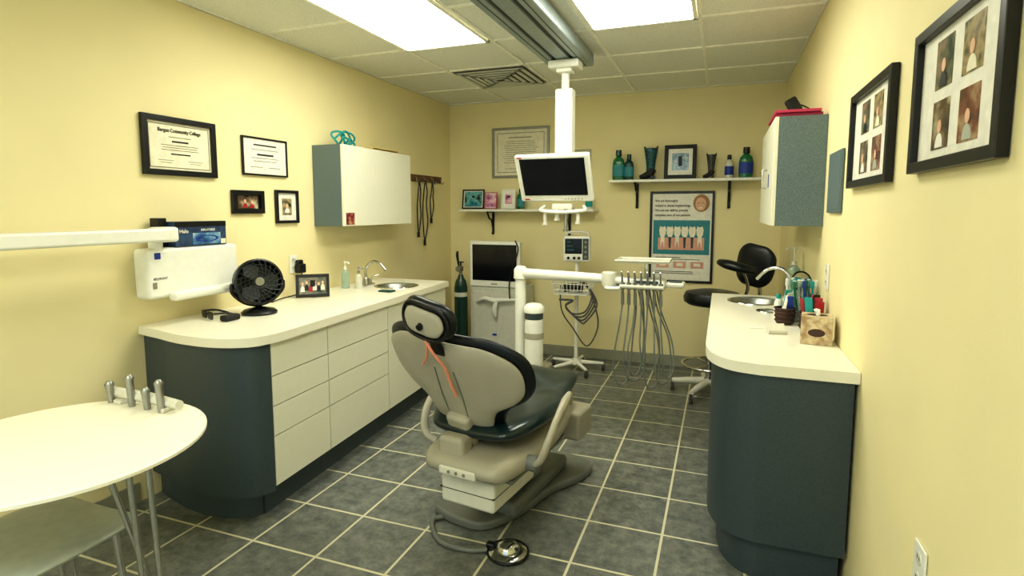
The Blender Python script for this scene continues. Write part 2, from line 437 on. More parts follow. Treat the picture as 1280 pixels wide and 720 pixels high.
def portrait(t, x, y, s, z=.0085, cloth=None):
    part('sitter', MB().prism([(x+s*.5*math.cos(a), y-s*.9+s*.7*math.sin(a)) for a in [PI*k/10 for k in range(11)]], z-.001, z), cloth or m_wht, t)
    part('face', MB().prism([(x+s*.26*math.cos(a), y+s*.12+s*.33*math.sin(a)) for a in [2*PI*k/16 for k in range(16)]], z-.0005, z+.0005), m_skin, t)
c, w, h = rect('L', 288, 328, 238, 267)
t = picture('small black landscape frame with a photo of two people in red', WM('L', c), w, h, .026, .018, m_black, m_black, [(0,0,w*.62,h*.56,ph4)], group=GL)
portrait(t, -w*.1, 0, h*.26, cloth=m_red); portrait(t, w*.12, -.005, h*.24, cloth=m_red)
c, w, h = rect('L', 343, 371, 238, 279)
t = picture('small black upright frame with white mount beside the wall cabinet', WM('L', c), w, h, .018, .018, m_black, m_wht, [(0,0,w*.42,h*.5,ph2)], group=GL)
portrait(t, 0, .0, h*.2)
c, w, h = rect('B', 616, 687, 159, 222)
t = picture('large silver framed page of text on the back wall', WM('B', c), w, h, .022, .018, m_silver, m_paper)
part('mount_border', frame_mesh(w-.10, h-.10, .006, .008), m_silver, t)
rows = [(0, h*.30, w*.4, .008)]+[(random.uniform(-.01,.01), h*.22-k*h*.042, w*random.uniform(.5,.62), .004) for k in range(11)]+[(-w*.16, -h*.32, w*.22, .004)]
lines(t, rows, m_greyink)
c, w, h = rect('B', 715, 739, 187, 214)
t = picture('small silver frame half hidden behind the monitor column', WM('B', c), w, h, .012, .014, m_silver, m_paper, [(0,0,w*.6,h*.6,ph2)])
# poster
c, w, h = rect('B', 812, 892, 239, 353)
t = picture('tall black framed dental implant poster on the back wall', WM('B', c), w, h, .02, .018, m_black, m_wht, name='poster', cat='poster')
for k, s_ in enumerate(['We are thoroughly', 'trained in dental implantology.', 'We use our skill to provide', 'complete care of our patients.']):
    text('lettering', s_, .029, T(-w*.42, h*(.385-.052*k), .0078), m_ink, t, 'LEFT', bold=.0006, sx=.86)
part('teal_panel', MB().bx(-w*.44, w*.44, -h*.19, h*.185, .005, .0072), m_tealp, t)
m = MB().prism([(w*.30+w*.125*math.cos(a), h*.37+h*.095*math.sin(a)) for a in [2*PI*k/20 for k in range(20)]], .0065, .0078); part('hair_print', m, m_hair, t)
m = MB().prism([(w*.29+w*.082*math.cos(a), h*.36+h*.072*math.sin(a)) for a in [2*PI*k/20 for k in range(20)]], .0075, .0086); part('face_print', m, m_skin, t)
for a_ in ((w*.245,w*.27,h*.37,h*.376),(w*.31,w*.335,h*.37,h*.376)): part('eye_print', MB().bx(*a_,.008,.0091), m_ink, t)
part('smile_print', MB().bx(w*.26,w*.32,h*.315,h*.324,.008,.0091), m_wht, t)
part('gum_print', MB().bx(-w*.36, w*.36, -h*.14, -h*.005, .0078, .0088), m_pinkp, t)
for k in range(6):
    x = -w*.29+k*w*.116; imp = k in (1, 3, 4)
    part('tooth_print', MB().prism([(x-.026,h*.03),(x-.030,h*.08),(x-.022,h*.12),(x,h*.108),(x+.022,h*.12),(x+.030,h*.08),(x+.026,h*.03),(x+.014,h*.0),(x-.014,h*.0)], .0085, .0095), m_tooth, t)
    if imp: part('implant_print', MB().prism([(x-.012,h*.0),(x+.012,h*.0),(x+.008,-h*.12),(x-.008,-h*.12)], .0085, .0096), m_caster, t)
    else: part('root_print', MB().prism([(x-.017,h*.0),(x+.017,h*.0),(x+.016,-h*.12),(x+.004,-h*.05),(x-.004,-h*.05),(x-.016,-h*.12)], .0085, .0096), m_tooth, t)
for k in range(3):
    part('small_picture', MB().bx(-w*.38+k*w*.27, -w*.18+k*w*.27, -h*.34, -h*.27, .0065, .0078), m_pinkp, t)
    part('small_tooth_print', MB().bx(-w*.33+k*w*.27, -w*.23+k*w*.27, -h*.32, -h*.285, .0075, .0088), m_tooth, t)
lines(t, [(-w*.2, -h*.225, w*.4, .006), (0, -h*.245, w*.6, .004), (-w*.1, -h*.38, w*.6, .005), (-w*.1, -h*.40, w*.6, .005)], m_ink)
# right wall frames
def photos4(label, c, w, h):
    pics = []; k = 0
    for sx in (-1, 1):
        for sy in (-1, 1):
            pics.append((sx*w*.155, sy*h*.2, w*.2, h*.32, [ph4, ph7, ph8, ph2][k])); k += 1
    t = picture(label, WM('R', c), w, h, .026, .022, m_black, m_wht, pics, group='four-photo frames on the right wall')
    for (x, y, pw_, ph, pm) in pics: portrait(t, x, y-.01, ph*.42, cloth=[m_wht, m_blackm, m_seatg, m_paper][pics.index((x,y,pw_,ph,pm))])
c, w, h = rect('R', 1070, 1121, 103, 231)
photos4('black frame with four small photos on right wall, farther from the doorway', c, w, h)
pL = at(1139, 120, 'x', XR-.024)
photos4('black frame with four photos on right wall, nearer the doorway', Vector((XR, pL.y-.25, c.z+.01)), .5, h)
c, w, h = rect('R', 1039, 1055, 190, 266)
t = thing('wall_plate', 'grey rectangular panel on right wall between cabinet and frame', 'wall panel', M=WM('R', c, .001))
part('panel', MB().bx(-w/2,w/2,-h/2,h/2,0,.012,.003), m_side, t)
part('inner_panel', MB().bx(-w/2+.015,w/2-.015,-h/2+.015,h/2-.015,.0,.014,.002), m_side, t)
def outlet(label, wall, c):
    t = thing('wall_outlet', label, 'outlet', M=WM(wall, c, .001), group='white wall outlets')
    part('cover_plate', MB().bx(-.036,.036,-.058,.058,0,.006,.002), m_white, t)
    for y in (-.025, .025):
        f = part('socket', MB().prism([(.017*math.cos(a), y+.015*math.sin(a)) for a in [2*PI*k/16 for k in range(16)]], .004, .0075), m_offw, t)
        for x in (-.0065, .0065): part('slot', MB().bx(x-.0015,x+.0015,y-.002,y+.007,.006,.008), m_ink, f)
    return t
c = at(1152, 712, 'x', XR); outlet('white wall outlet low on right wall by the doorway', 'R', c)
c = at(1035, 346, 'x', XR); outlet('white wall outlet above the right counter', 'R', c)
c = at(366, 330, 'x', XL); outlet('white wall outlet above left counter with black adapter', 'L', c)
A0 = Vector((XL+.012, c.y+.03, c.z-.01))
t = thing('power_adapter', 'black power adapter plugged in above the left counter', 'adapter', (A0.x, A0.y, A0.z-.05))
part('body', MB().bx(0,.045,-.03,.03,0,.06,.008).bx(0,.03,-.022,.022,.055,.085,.006), m_black, t)
zc_ = .855-(A0.z-.05)+.007
m = MB().tube([(.03,0,.0),(.035,.0,zc_*.35),(.035,-.01,zc_*.7),(.035,-.03,zc_*.93),(.04,-.09,zc_),(.05,-.2,zc_),(.10,-.34,zc_)], .004, 8, smooth=3); part('cord', m, m_black, t)
# ------------------------------------------------------------------ wall cabinets
def wall_cabinet(wall, y0, y1, z0, z1, dep, label, split):
    sgn = 1 if wall == 'L' else -1; xw = XL+.001 if wall == 'L' else XR-.001
    t = thing('wall_cabinet', label, 'cabinet', (xw+sgn*dep/2, (y0+y1)/2, z0))
    xa, xb = sorted((xw, xw+sgn*(dep-.02)))
    part('body', MB().bx(xa, xb, y0, y1, z0, z1, .002), m_side, t, w=True)
    xa, xb = sorted((xw+sgn*(dep-.019), xw+sgn*dep))
    for a, b in split:
        part('door', MB().bx(xa, xb, a+.001, b-.001, z0+.001, z1-.001, .002), m_cream, t, w=True)
    return t
CL = wall_cabinet('L', 3.11, 3.97, 1.295, 1.835, .245, 'grey sided wall cabinet with one wide cream door on left wall', [(3.11,3.97)])
part('door_photo', MB().bx(.1226,.1242,-.41,-.32,.01,.09), ph1, CL)
CR = wall_cabinet('R', 3.09, 3.98, 1.325, 1.86, .232, 'grey sided wall cabinet with cream doors on right wall', [(3.09,3.54),(3.54,3.98)])
m = MB().tube([(-.113,-.05,.2),(-.14,-.05,.2),(-.14,-.05,.3),(-.113,-.05,.3)], .005, 8); part('door_handle', m, m_chrome, CR)
part('door_note', MB().bx(-.1175,-.116,-.2,-.15,.2,.27), m_blue, CR)
p = Vector((XL+.13, 3.28, 1.836))
m = MB()
for k in range(4):
    cx = (-.06, .04, 0.0, .07)[k]; rr = (.045,.05,.035,.03)[k]
    pts = [(p.x+.02*math.sin(a*2+k), p.y+cx+rr*1.2*math.cos(a), p.z+.008+rr+rr*math.sin(a)) for a in [2*PI*j/20 for j in range(20)]]
    m.tube(pts, .007, 8, closed=True)
m.tube([(p.x,p.y-.09,p.z+.05),(p.x+.02,p.y,p.z+.105),(p.x,p.y+.09,p.z+.05)], .007, 8, smooth=6)
solo('coiled_tubing', m, m_teal, 'teal plastic coiled tubing on top of the left wall cabinet', 'tubing')
m = MB().bx(XL+.03,XL+.2,3.5,3.86,1.836,1.848,.002).bx(XL+.04,XL+.22,3.52,3.84,1.8482,1.858,.002); solo('paper_stack', m, mat('manila', (206,180,110), .6), 'flat tan folders lying on the left wall cabinet', 'folders')
m = MB().bx(XR-.225,XR-.02,3.12,3.6,1.861,1.878,.003).bx(XR-.235,XR-.03,3.1,3.55,1.8782,1.893,.003); solo('folder_stack', m, m_pink, 'pink folders lying on top of the right wall cabinet', 'folders')
t = thing('phone_handset', 'black handset leaning on pink folders on right cabinet', 'handset', (XR-.13, 3.3, 1.894))
part('body', MB().bx(-.035,.035,-.05,.05,0,.02,.006).box((.02,0,.045),(.06,.03,.08),.01,2,RY(-30)), m_black, t)
m = MB().tube([(.03,0,.05),(.06,-.02,.03),(.07,-.06,.01),(.05,-.1,.004)], .004, 6, smooth=5); part('cord', m, m_black, t)
# hook rail
a = at(511, 220, 'x', XL); b = at(550, 227, 'x', XL); zc = (a.z+b.z)/2
t = thing('hook_rail', 'brown wooden hook rail beyond the left wall cabinet', 'hook rail', (XL, (a.y+b.y)/2, zc-.03))
hw = (b.y-a.y)/2
part('board', MB().bx(.001,.018,-hw,hw,0,.06,.004), m_wood, t)
for k in range(4):
    y = -hw+.06+k*(2*hw-.12)/3
    part('hook', MB().tube([(.018,y,.04),(.04,y,.03),(.045,y,.0),(.06,y,-.01),(.07,y,.01)], .004, 8, smooth=4), m_steel, t)
ya = (a.y+b.y)/2
for k, (dy, ln, lb, gm) in enumerate(((-.19,.46,'black stethoscope tubing hanging nearest the wall cabinet on hook rail',m_black),(-.08,.54,'longest dark looped cable hanging on the hook rail',m_blackm),(.05,.34,'short black cord at the far side of the hook rail',m_black))):
    m = MB(); x = XL+.046; y = ya+dy; z = zc-.02
    s_ = (.02,.03,.02)[k]
    m.tube([(x,y,z),(x,y-s_,z-.1),(x-.01,y-s_*1.3,z-ln*.55),(x-.01,y-.01,z-ln),(x-.005,y+s_*1.4,z-ln*.7),(x,y+s_*.4,z-ln*.4),(x,y+s_,z-.1),(x,y+.002,z)], .0055, 8, smooth=8)
    m.cyl((x-.01,y-.01,z-ln),(x-.01,y-.01,z-ln-.05),.012)
    solo('hanging_cable', m, gm, lb, 'cable', group='cables on the hook rail')
# ------------------------------------------------------------------ left base cabinets + counter
CZ = .855; CT = .04; PZ0 = .155
def xf(y): return -1.872-(y-1.98)*.062
def base_unit(label, y0, y1, fronts, cat='cabinet', dr=True, name='drawer_cabinet'):
    y0 += .001; y1 -= .001
    t = thing(name, label, cat, ((XL+xf(y0))/2, (y0+y1)/2, 0), group='cream base cabinets under the left counter')
    part('body', MB().prism([(XL+.002,y0),(xf(y0)-.022,y0),(xf(y1)-.022,y1),(XL+.002,y1)], PZ0-.01, CZ-CT-.001), m_gap, t, w=True)
    part('kick_board', MB().prism([(XL+.01,y0),(xf(y0)-.07,y0),(xf(y1)-.07,y1),(XL+.01,y1)], 0.001, PZ0-.011), m_dark, t, w=True)
    for z0, z1 in fronts:
        part('drawer' if dr else 'door', MB().prism([(xf(y0)-.021,y0+.0018),(xf(y0),y0+.0018),(xf(y1),y1-.0018),(xf(y1)-.021,y1-.0018)], z0+.0026, z1-.0026), m_cream, t, w=True)
    return t
DZ = [(.66,.814),(.52,.66),(.38,.52),(PZ0-.01,.38)]
base_unit('cream four drawer cabinet next to the curved dark end', 1.925, 2.345, DZ, 'drawers')
base_unit('wider cream four drawer cabinet in the middle of the left counter', 2.345, 2.965, DZ, 'drawers')
base_unit('cream cupboard right of the wide drawers under left counter', 2.965, 3.385, [(PZ0-.01,.814)], 'cabinet', False, 'base_cabinet')
base_unit('cream cupboard at the far end of the left counter', 3.385, 3.86, [(PZ0-.01,.814)], 'cabinet', False, 'base_cabinet')
arc = [(-2.42,1.835),(-2.25,1.795),(-2.1,1.785),(-1.99,1.805),(-1.915,1.845),(-1.885,1.885)]
arcs = [(v.x, v.y) for v in catmull([(q[0], q[1], 0) for q in arc], 5)]
t = thing('curved_end_cabinet', 'slate grey laminate curved end cabinet of the left counter', 'cabinet', (-2.2, 1.86, 0))
part('body', MB().prism([(XL+.002,1.924),(XL+.002,1.87)]+arcs+[(-1.869,1.924)], PZ0-.03, CZ-CT-.001), m_dark, t, w=True)
part('kick_board', MB().prism([(XL+.01,1.924),(XL+.01,1.905)]+[(max(XL+.02,q[0]-.06), q[1]+.035) for q in arcs if q[1]+.035 < 1.92]+[(-1.95,1.924)], .001, PZ0-.031), m_dark, t, w=True)
outer = [(XL+.001,1.845)]+[(q[0]+(.018 if q[0] > -2.2 else 0), q[1]-.022) for q in arcs]+[(-1.85,1.93),(-1.85,2.02),(xf(3.88)+.02,3.88),(XL+.001,3.88)]
SL = (-2.20, 3.50, .145)
hole = [(SL[0]+SL[2]*math.cos(2*PI*k/32), SL[1]+SL[2]*math.sin(2*PI*k/32)) for k in range(32)]
solo('countertop', MB().holed(outer, [hole], CZ-CT, CZ), m_top, 'long cream countertop with rounded end along the left wall', 'countertop')
def sink(x, y, r, label):
    t = thing('round_sink', label, 'sink', (x, y, CZ-CT+.002))
    z = CT-.002
    part('bowl', MB().lathe([(r-.003,z),(r-.006,z-.01),(r-.02,z-.034),(r*.5,z-.0375),(.02,z-.038),(0,z-.038)]), m_steel, t)
    part('rim', MB().lathe([(r-.004,z+.001),(r-.004,z+.005),(r+.012,z+.004),(r+.014,z+.0005),(r-.004,z+.001)]), m_chrome, t)
    part('drain', MB().lathe([(0,z-.0345),(.022,z-.0345),(.024,z-.037)]), m_chrome, t)
sink(*SL, 'round steel sink in the left counter')
def faucet(label, x, y, ang, hgt=.17, reach=.16):
    t = thing('faucet', label, 'faucet', (x, y, CZ+.0005), R(ang))
    part('base', MB().bx(-.03,.03,-.075,.075,0,.014,.006).lathe([(0,0),(.024,0),(.022,.05),(.014,.06),(0,.06)]), m_chrome, t)
    part('spout', MB().tube([(0,0,.04),(0,0,hgt*.7),(reach*.3,0,hgt*1.02),(reach*.7,0,hgt*.98),(reach,0,hgt*.7)], .010, 12, smooth=8), m_chrome, t)
    for s_ in (-1, 1):
        part('lever', MB().cyl((0,s_*.055,.01),(0,s_*.055,.045),.012).tube([(0,s_*.055,.045),(.02,s_*.075,.06),(.04,s_*.1,.068)], .006, 8, smooth=3), m_chrome, t)
faucet('chrome gooseneck faucet at the left counter sink', -2.42, 3.44, 0, .17, .17)
def pump_bottle(label, x, y, z, hgt, r, bm_, cm, ang=0):
    t = thing('pump_bottle', label, 'bottle', (x, y, z), R(ang)); b = hgt*.68
    part('bottle', MB().lathe([(0,0),(r*.95,0),(r,.008),(r,b*.82),(r*.7,b*.93),(r*.35,b),(0,b)]), bm_, t)
    part('pump', MB().lathe([(r*.4,b),(r*.42,b+.02),(r*.15,b+.025),(r*.13,hgt-.012),(r*.3,hgt-.012),(r*.3,hgt),(0,hgt)]).tube([(0,0,hgt-.006),(r*.9,0,hgt-.006),(r*1.2,0,hgt-.018)], .005, 8), cm, t)
    return t
pump_bottle('clear soap pump bottle by the left sink', -2.47, 3.27, CZ+.0005, .19, .028, m_clear, m_white)
pump_bottle('white soap bottle between pump bottle and left faucet', -2.38, 3.30, CZ+.0005, .15, .024, m_offw, m_steel, 40)
solo('soap_dish', MB().box((-2.1,3.22,CZ+.006),(.10,.06,.010),.003,2), m_glassd, 'small flat dark dish in front of the left sink', 'dish')
# fan
F0 = Vector((-2.295, 2.30, CZ+.0005))
t = thing('desk_fan', 'round black desk fan on the left counter', 'fan', F0, 0)
ang = math.degrees(math.atan2(-F0.y, -F0.x))+90
Mf = T(0,0,.168) @ RZ(ang+14) @ RX(-10)
Fm = Mf @ RX(90)
part('base', MB().lathe([(0,0),(.088,0),(.09,.01),(.075,.024),(.03,.034),(0,.036)]), m_black, t)
part('neck', MB().tube([(0,0,.03),(0,.02,.05),(0,.04,.08)], .018, 12, smooth=4, M=RZ(ang+14)), m_black, t)
part('yoke', MB().tube([(-.128,0,0),(-.125,.01,-.05),(-.07,.02,-.105),(0,.02,-.125),(.07,.02,-.105),(.125,.01,-.05),(.128,0,0)], .009, 8, smooth=5, M=T(0,0,.168) @ RZ(ang+14)), m_black, t)
part('housing', MB().lathe([(.116,.03),(.124,.026),(.124,-.02),(.105,-.045),(.05,-.06),(0,-.062),(0,-.055),(.1,-.04),(.112,-.018),(.116,.03)], M=Fm), m_black, t)
m = MB()
for k in range(5): m.ring((0,0,.034), .112-.02*k, .0016, M=Fm, n=36, m=5)
for k in range(22):
    a = 2*PI*k/22; m.tube([(.024*math.cos(a),.024*math.sin(a),.033),(.05*math.cos(a+.3),.05*math.sin(a+.3),.036),(.085*math.cos(a+.55),.085*math.sin(a+.55),.036),(.118*math.cos(a+.7),.118*math.sin(a+.7),.03)], .0019, 5, M=Fm)
part('front_grille', m, m_grille, t)
part('hub_badge', MB().lathe([(0,.041),(.022,.039),(.026,.03)], M=Fm), m_steel, t)
part('hub', MB().lathe([(0,.012),(.022,.008),(.024,-.02),(0,-.02)], M=Fm), m_grille, t)
for k in range(3):
    pts = [(.02,-.012),(.06,-.055),(.1,-.04),(.106,.02),(.07,.045),(.02,.012)]
    part('fan_blade', MB().prism(pts, -.004, 0, M=Fm @ Matrix.Rotation(2*PI*k/3, 4, 'Z') @ Matrix.Rotation(R(18), 4, 'X')), m_caster, t)
# safety glasses
G0 = Vector((-2.40, 2.13, CZ+.0005))
t = thing('safety_glasses', 'black safety glasses left of the desk fan', 'glasses', G0, R(-20))
for s_ in (-1, 1): part('lens', MB().pad([(0,.028),(.02,.033),(.04,.03)], .003, M=T(s_*.036,-.05,.002), nx=10, nz=10), m_screen, t)
part('bridge', MB().box((0,-.05,.03),(.02,.006,.008),.002), m_black, t)
for s_ in (-1, 1): part('temple_arm', MB().tube([(s_*.07,-.048,.034),(s_*.072,.02,.03),(s_*.066,.08,.008)], .005, 8, smooth=4), m_black, t)
solo('eyewear_case', MB().box((-2.285,2.10,CZ+.016),(.05,.09,.03),.01), m_blackm, 'small black case beside the safety glasses on the left counter', 'case')
# photo frame on left counter
t = thing('standing_photo_frame', 'black photo frame with group photo standing on the left counter', 'picture', M=T(-2.395,2.84,CZ+.003) @ RZ(38) @ RX(-15))
fr = frame_mesh(.20,.145,.018,.014); fr.bm.transform(axes((1,0,0),(0,0,1),(0,-1,0),(0,0,.0725))); part('frame', fr, m_black, t)
part('photo', MB().bx(-.085,.085,-.006,-.003,.014,.131), ph7, t)
for k in range(6):
    x = -.060+k*.024; dz_ = .008*(k % 2)
    part('person_print', MB().prism([(x+.013*math.cos(a), .035+dz_+.04*math.sin(a)) for a in [PI*j/8 for j in range(9)]], .0062, .0070, M=axes((1,0,0),(0,0,1),(0,-1,0),(0,0,0))), [m_wht,m_blackm,m_red,m_wht,m_blackm,m_paper][k], t)
    part('face_print', MB().prism([(x+.0075*math.cos(a), .084+dz_+.010*math.sin(a)) for a in [2*PI*j/12 for j in range(12)]], .0062, .0072, M=axes((1,0,0),(0,0,1),(0,-1,0),(0,0,0))), m_skin, t)
part('stand', MB().box((0,.02,.05),(.03,.003,.11),0,1,RX(22)), m_black, t)
# ------------------------------------------------------------------ wall x-ray unit, blue box
c, w, h = rect('L', 160, 276, 307, 368)
t = thing('xray_unit', 'white wall mounted x-ray control box with folded arms on left wall', 'x-ray unit', M=WM('L', c, .001))
part('wall_plate', MB().bx(-w/2+.03,w/2-.03,-h/2+.02,h/2-.02,0,.04,.01), m_offw, t)
part('housing', MB().bx(-w/2,w/2,-h/2+.01,h/2,.03,.13,.02,3), m_white, t)
part('label', MB().bx(-w/2+.035,-w/2+.065,h/2-.05,h/2-.02,.129,.1315), m_blue, t)
text('lettering', 'BELMONT', .016, T(-w/2+.06,-h/2+.10,.1308), m_ink, t)
part('button', MB().bx(-w/2+.02,-w/2+.04,-h/2+.06,-h/2+.09,.129,.133,.002), m_greyink, t)
part('folded_arm', MB().bx(-w/2+.09,w/2+.01,-h/2-.005,-h/2+.04,.13,.18,.015), m_white, t)
a = at(218, 293, 'x', XL+.19)
ay = a.y-c.y; az_ = a.z-c.z
part('arm_mount', MB().cyl((ay-.03,h/2-.01,.1),(ay-.03,az_-.03,.1),.03).bx(ay-.07,ay+.02,az_-.035,az_+.035,.10,.20,.014), m_white, t)
part('extension_arm', MB().bx(ay-1.45,ay-.04,az_-.03,az_+.03,.155,.215,.012), m_white, t)
part('arm_tip', MB().cyl((ay-1.42,az_-.08,.185),(ay-1.42,az_+.05,.185),.038), m_offw, t)
zb = c.z+h/2+.0005
yy0 = at(214, 290, 'x', XL+.1).y; yy1 = at(278, 290, 'x', XL+.1).y
t = thing('blue_carton', 'grey-blue product carton with dark top band standing on the x-ray box', 'box', (XL+.085, (yy0+yy1)/2, zb))
hwb = (yy1-yy0)/2
part('box', MB().bx(-.04,.04,-hwb,hwb,0,.122,.002), m_bluebox, t)
part('header_band', MB().bx(.0395,.041,-hwb,hwb,.095,.122), m_black, t)
M_ = axes((0,1,0),(0,0,1),(1,0,0),(.0412,0,0))
text('lettering', 'Halo', .026, M_ @ T(-hwb*.68,.066,0), m_wht, t, bold=.0004)
text('lettering', 'INFLATABLE', .015, M_ @ T(hwb*.25,.074,0), m_wht, t, bold=.0003)
part('picture_print', MB().bx(.0395,.0412,-hwb*.35,hwb*.75,.008,.064), photo_mat('carton_photo', [(20,50,110),(90,140,180),(190,210,210)], 14, 9), t)
part('ring_print', MB().ring((0,0,0),.05,.007,M=M_ @ T(hwb*.2,.036,.001) @ Matrix.Diagonal((1.2,.3,.1,1))), m_blue, t)
part('barcode_label', MB().bx(.0395,.0412,hwb-.035,hwb-.005,.005,.03), m_paper, t)
m = MB().bx(-.065,-.008,-.022,.022,0,.14,.003); m.bm.transform(T(XL+.085,(yy0+yy1)/2-hwb-.025,zb)); solo('black_carton', m, m_black, 'narrow black box beside blue carton on the x-ray box', 'box')
# ------------------------------------------------------------------ shelves
def shelf(label, x0, x1, z, brs):
    t = thing('wall_shelf', label, 'shelf', ((x0+x1)/2, YB-.1, z-.022), group='white wall shelves on the back wall')
    part('board', MB().bx(x0,x1,YB-.2,YB-.001,z-.022,z,.003), m_white, t, w=True)
    for bx_ in brs:
        m = MB(); m.bx(bx_-.012,bx_+.012,YB-.012,YB-.001,z-.23,z-.0225,.003).bx(bx_-.012,bx_+.012,YB-.17,YB-.001,z-.034,z-.0225,.003)
        m.tube([(bx_,YB-.15,z-.034),(bx_,YB-.11,z-.085),(bx_,YB-.05,z-.11),(bx_,YB-.015,z-.19)], .009, 8, smooth=5)
        m.sph((bx_,YB-.016,z-.235),.014,n=12)
        part('bracket', m, m_black, t, w=True)
Z1 = 1.41; Z2 = 1.665
def xb(px, py, Y): return at(px, py, 'y', Y).x
shelf('white wall shelf behind the hanging monitor', xb(573,261,YB-.2), xb(742,262,YB-.2), Z1, [xb(612,270,YB-.1), xb(709,270,YB-.1)])
shelf('white wall shelf above the implant poster', xb(761,225,YB-.2), xb(952,221,YB-.2), Z2, [xb(795,232,YB-.1), xb(912,230,YB-.1)])
SY = YB-.1
def stand_pic(label, x0, x1, y0, y1, z, pm, fm=None, fw=.012, mm=None, shrink=.8, tilt=-8, Y=SY):
    a = xb(x0, y1, Y); b = xb(x1, y1, Y); w = b-a
    h = (y1-y0)*w/(x1-x0)
    t = thing('standing_photo_frame', label, 'picture', M=T((a+b)/2, Y-.02, z+.003) @ RX(tilt))
    fr = frame_mesh(w,h,fw,.014); fr.bm.transform(axes((1,0,0),(0,0,1),(0,-1,0),(0,0,h/2))); part('frame', fr, fm or m_black, t)
    part('mat_board', MB().bx(-w/2+fw*.7,w/2-fw*.7,-.004,-.001,fw*.7,h-fw*.7), mm or m_wht, t)
    k = shrink
    part('photo', MB().bx(-w/2*k,w/2*k,-.006,-.003,h/2-h/2*k+.002,h/2+h/2*k-.002), pm, t)
    part('stand', MB().box((0,.022,h*.35),(.03,.003,h*.62),0,1,RX(14)), m_black, t)
stand_pic('black landscape frame with turquoise sea photo on the left shelf', 579, 606, 237, 259, Z1, ph3)
stand_pic('pink photo card next to turquoise photo on the left shelf', 607, 622, 240, 259, Z1, ph5, m_pink, .006, shrink=.85)
stand_pic('white framed photo of a figure on the left shelf', 628, 645, 236, 259, Z1, ph5, m_white, .01, shrink=.5)
stand_pic('black frame with blue picture and white mount on right shelf', 830, 870, 178, 222, Z2, ph6, m_blackm, .032, shrink=.52)
def bottle(label, px, py0, py1, z, body, cap, lab, wpx, Y=SY, sq=.6, group='bottles on the right shelf'):
    x = xb(px, py1, Y); sc = (xb(px+10,py1,Y)-xb(px-10,py1,Y))/20
    h = (py1-py0)*sc; r = wpx/2*sc
    t = thing('bottle', label, 'bottle', (x, Y, z+.0005), 0, group)
    D = Matrix.Diagonal((1, sq, 1, 1))
    part('body', MB().lathe([(0,0),(r*.92,0),(r,.006),(r,h*.55),(r*.85,h*.68),(r*.4,h*.78),(r*.36,h*.82),(0,h*.82)], M=D), body, t)
    part('cap', MB().lathe([(r*.44,h*.8),(r*.5,h*.81),(r*.46,h),(0,h)]), cap, t)
    part('label', MB().lathe([(r*1.01,h*.14),(r*1.02,h*.15),(r*1.02,h*.5),(r*1.01,h*.51)], M=D), lab, t)
bottle('green mouthwash bottle at the left end of right shelf', 773, 185, 222, Z2, m_glassg, m_glassd, m_tealp, 15)
bottle('smaller green bottle second from left on right shelf', 786, 190, 222, Z2, m_glassd, m_glassd, m_tealp, 12)
bottle('white bottle with blue label on right shelf', 911, 190, 221, Z2, m_offw, m_black, m_blue, 11, sq=.9)
bottle('large green mouthwash bottle at the right end of right shelf', 932, 179, 220, Z2, m_glassg, m_black, m_blue, 18)
bottle('green bottle beside white photo frame on the left shelf', 651, 235, 259, Z1, m_glassg, m_glassd, m_tealp, 9, group='bottles on the left shelf')
bottle('small white bottle behind the monitor on the left shelf', 736, 243, 262, Z1, m_offw, m_white, m_teal, 9, group='bottles on the left shelf')
# cowboy boot ornaments
def boot(label, px, h, s, mt):
    t = thing('cowboy_boot', label, 'boot ornament', (xb(px, 222, SY), SY, Z2+.0005), group='boot ornaments on the right shelf')
    D = Matrix.Diagonal((1, .8, 1, 1))
    part('shaft', MB().lathe([(.036*s,h*.26),(.036*s,h*.42),(.046*s,h*.7),(.054*s,h*.88),(.058*s,h*.97),(.052*s,h),(.046*s,h*.9),(.028*s,h*.4)], M=T(.014*s,0,0) @ D), mt, t)
    part('foot', MB().tube([(.03*s,0,h*.34),(.012*s,0,h*.21),(-.03*s,0,h*.13),(-.08*s,0,h*.09)], [.038*s,.038*s,.031*s,.016*s], 14, smooth=4, flat=.9), m_blackm, t)
    part('heel', MB().bx(.012*s,.05*s,-.022*s,.022*s,0,h*.13,.003), m_black, t)
    part('sole', MB().bx(-.095*s,.012*s,-.02*s,.02*s,h*.0,h*.03,.003), m_black, t)
    for q in (-1, 1): part('pull_strap', MB().tube([((.014+q*.05)*s,0,h*.9),((.014+q*.056)*s,0,h*1.06),((.014+q*.04)*s,0,h*.95)], .005*s, 8, smooth=4), m_blackm, t)
boot('large dark teal patterned cowboy boot vase on the right shelf', 811, .27, 1, mat('boot_pattern', (34,104,112), .3, scale=60, c2=(10,24,32)))
boot('small black and grey cowboy boot ornament right of blue picture', 887, .20, .68, mat('dark_boot_pattern', (84,88,84), .35, scale=80, c2=(14,16,20)))
# ------------------------------------------------------------------ oxygen tank
t = thing('oxygen_tank', 'slim dark green gas cylinder with regulator in the back left corner', 'gas cylinder', (-2.27, 4.72, 0))
part('cylinder', MB().lathe([(0,0.002),(.055,.002),(.062,.015),(.062,.68),(.05,.74),(.028,.775),(.022,.80),(0,.80)]), m_green, t)
part('regulator', MB().cyl((0,0,.79),(0,0,.88),.016).box((0,-.01,.86),(.05,.05,.05),.01).cyl((.0,-.03,.86),(.0,-.06,.86),.026), m_steel, t)
part('valve_key', MB().cyl((0,0,.88),(0,0,.92),.008).bx(-.03,.03,-.006,.006,.915,.925,.002), m_black, t)
part('gas_hose', MB().tube([(-.02,0,.88),(-.035,0,.98),(-.03,0,1.02)], [.008,.014,.01], 8, smooth=4), m_black, t)
part('collar_band', MB().lathe([(.063,.60),(.0645,.60),(.0645,.64),(.063,.64)]), m_offw, t)
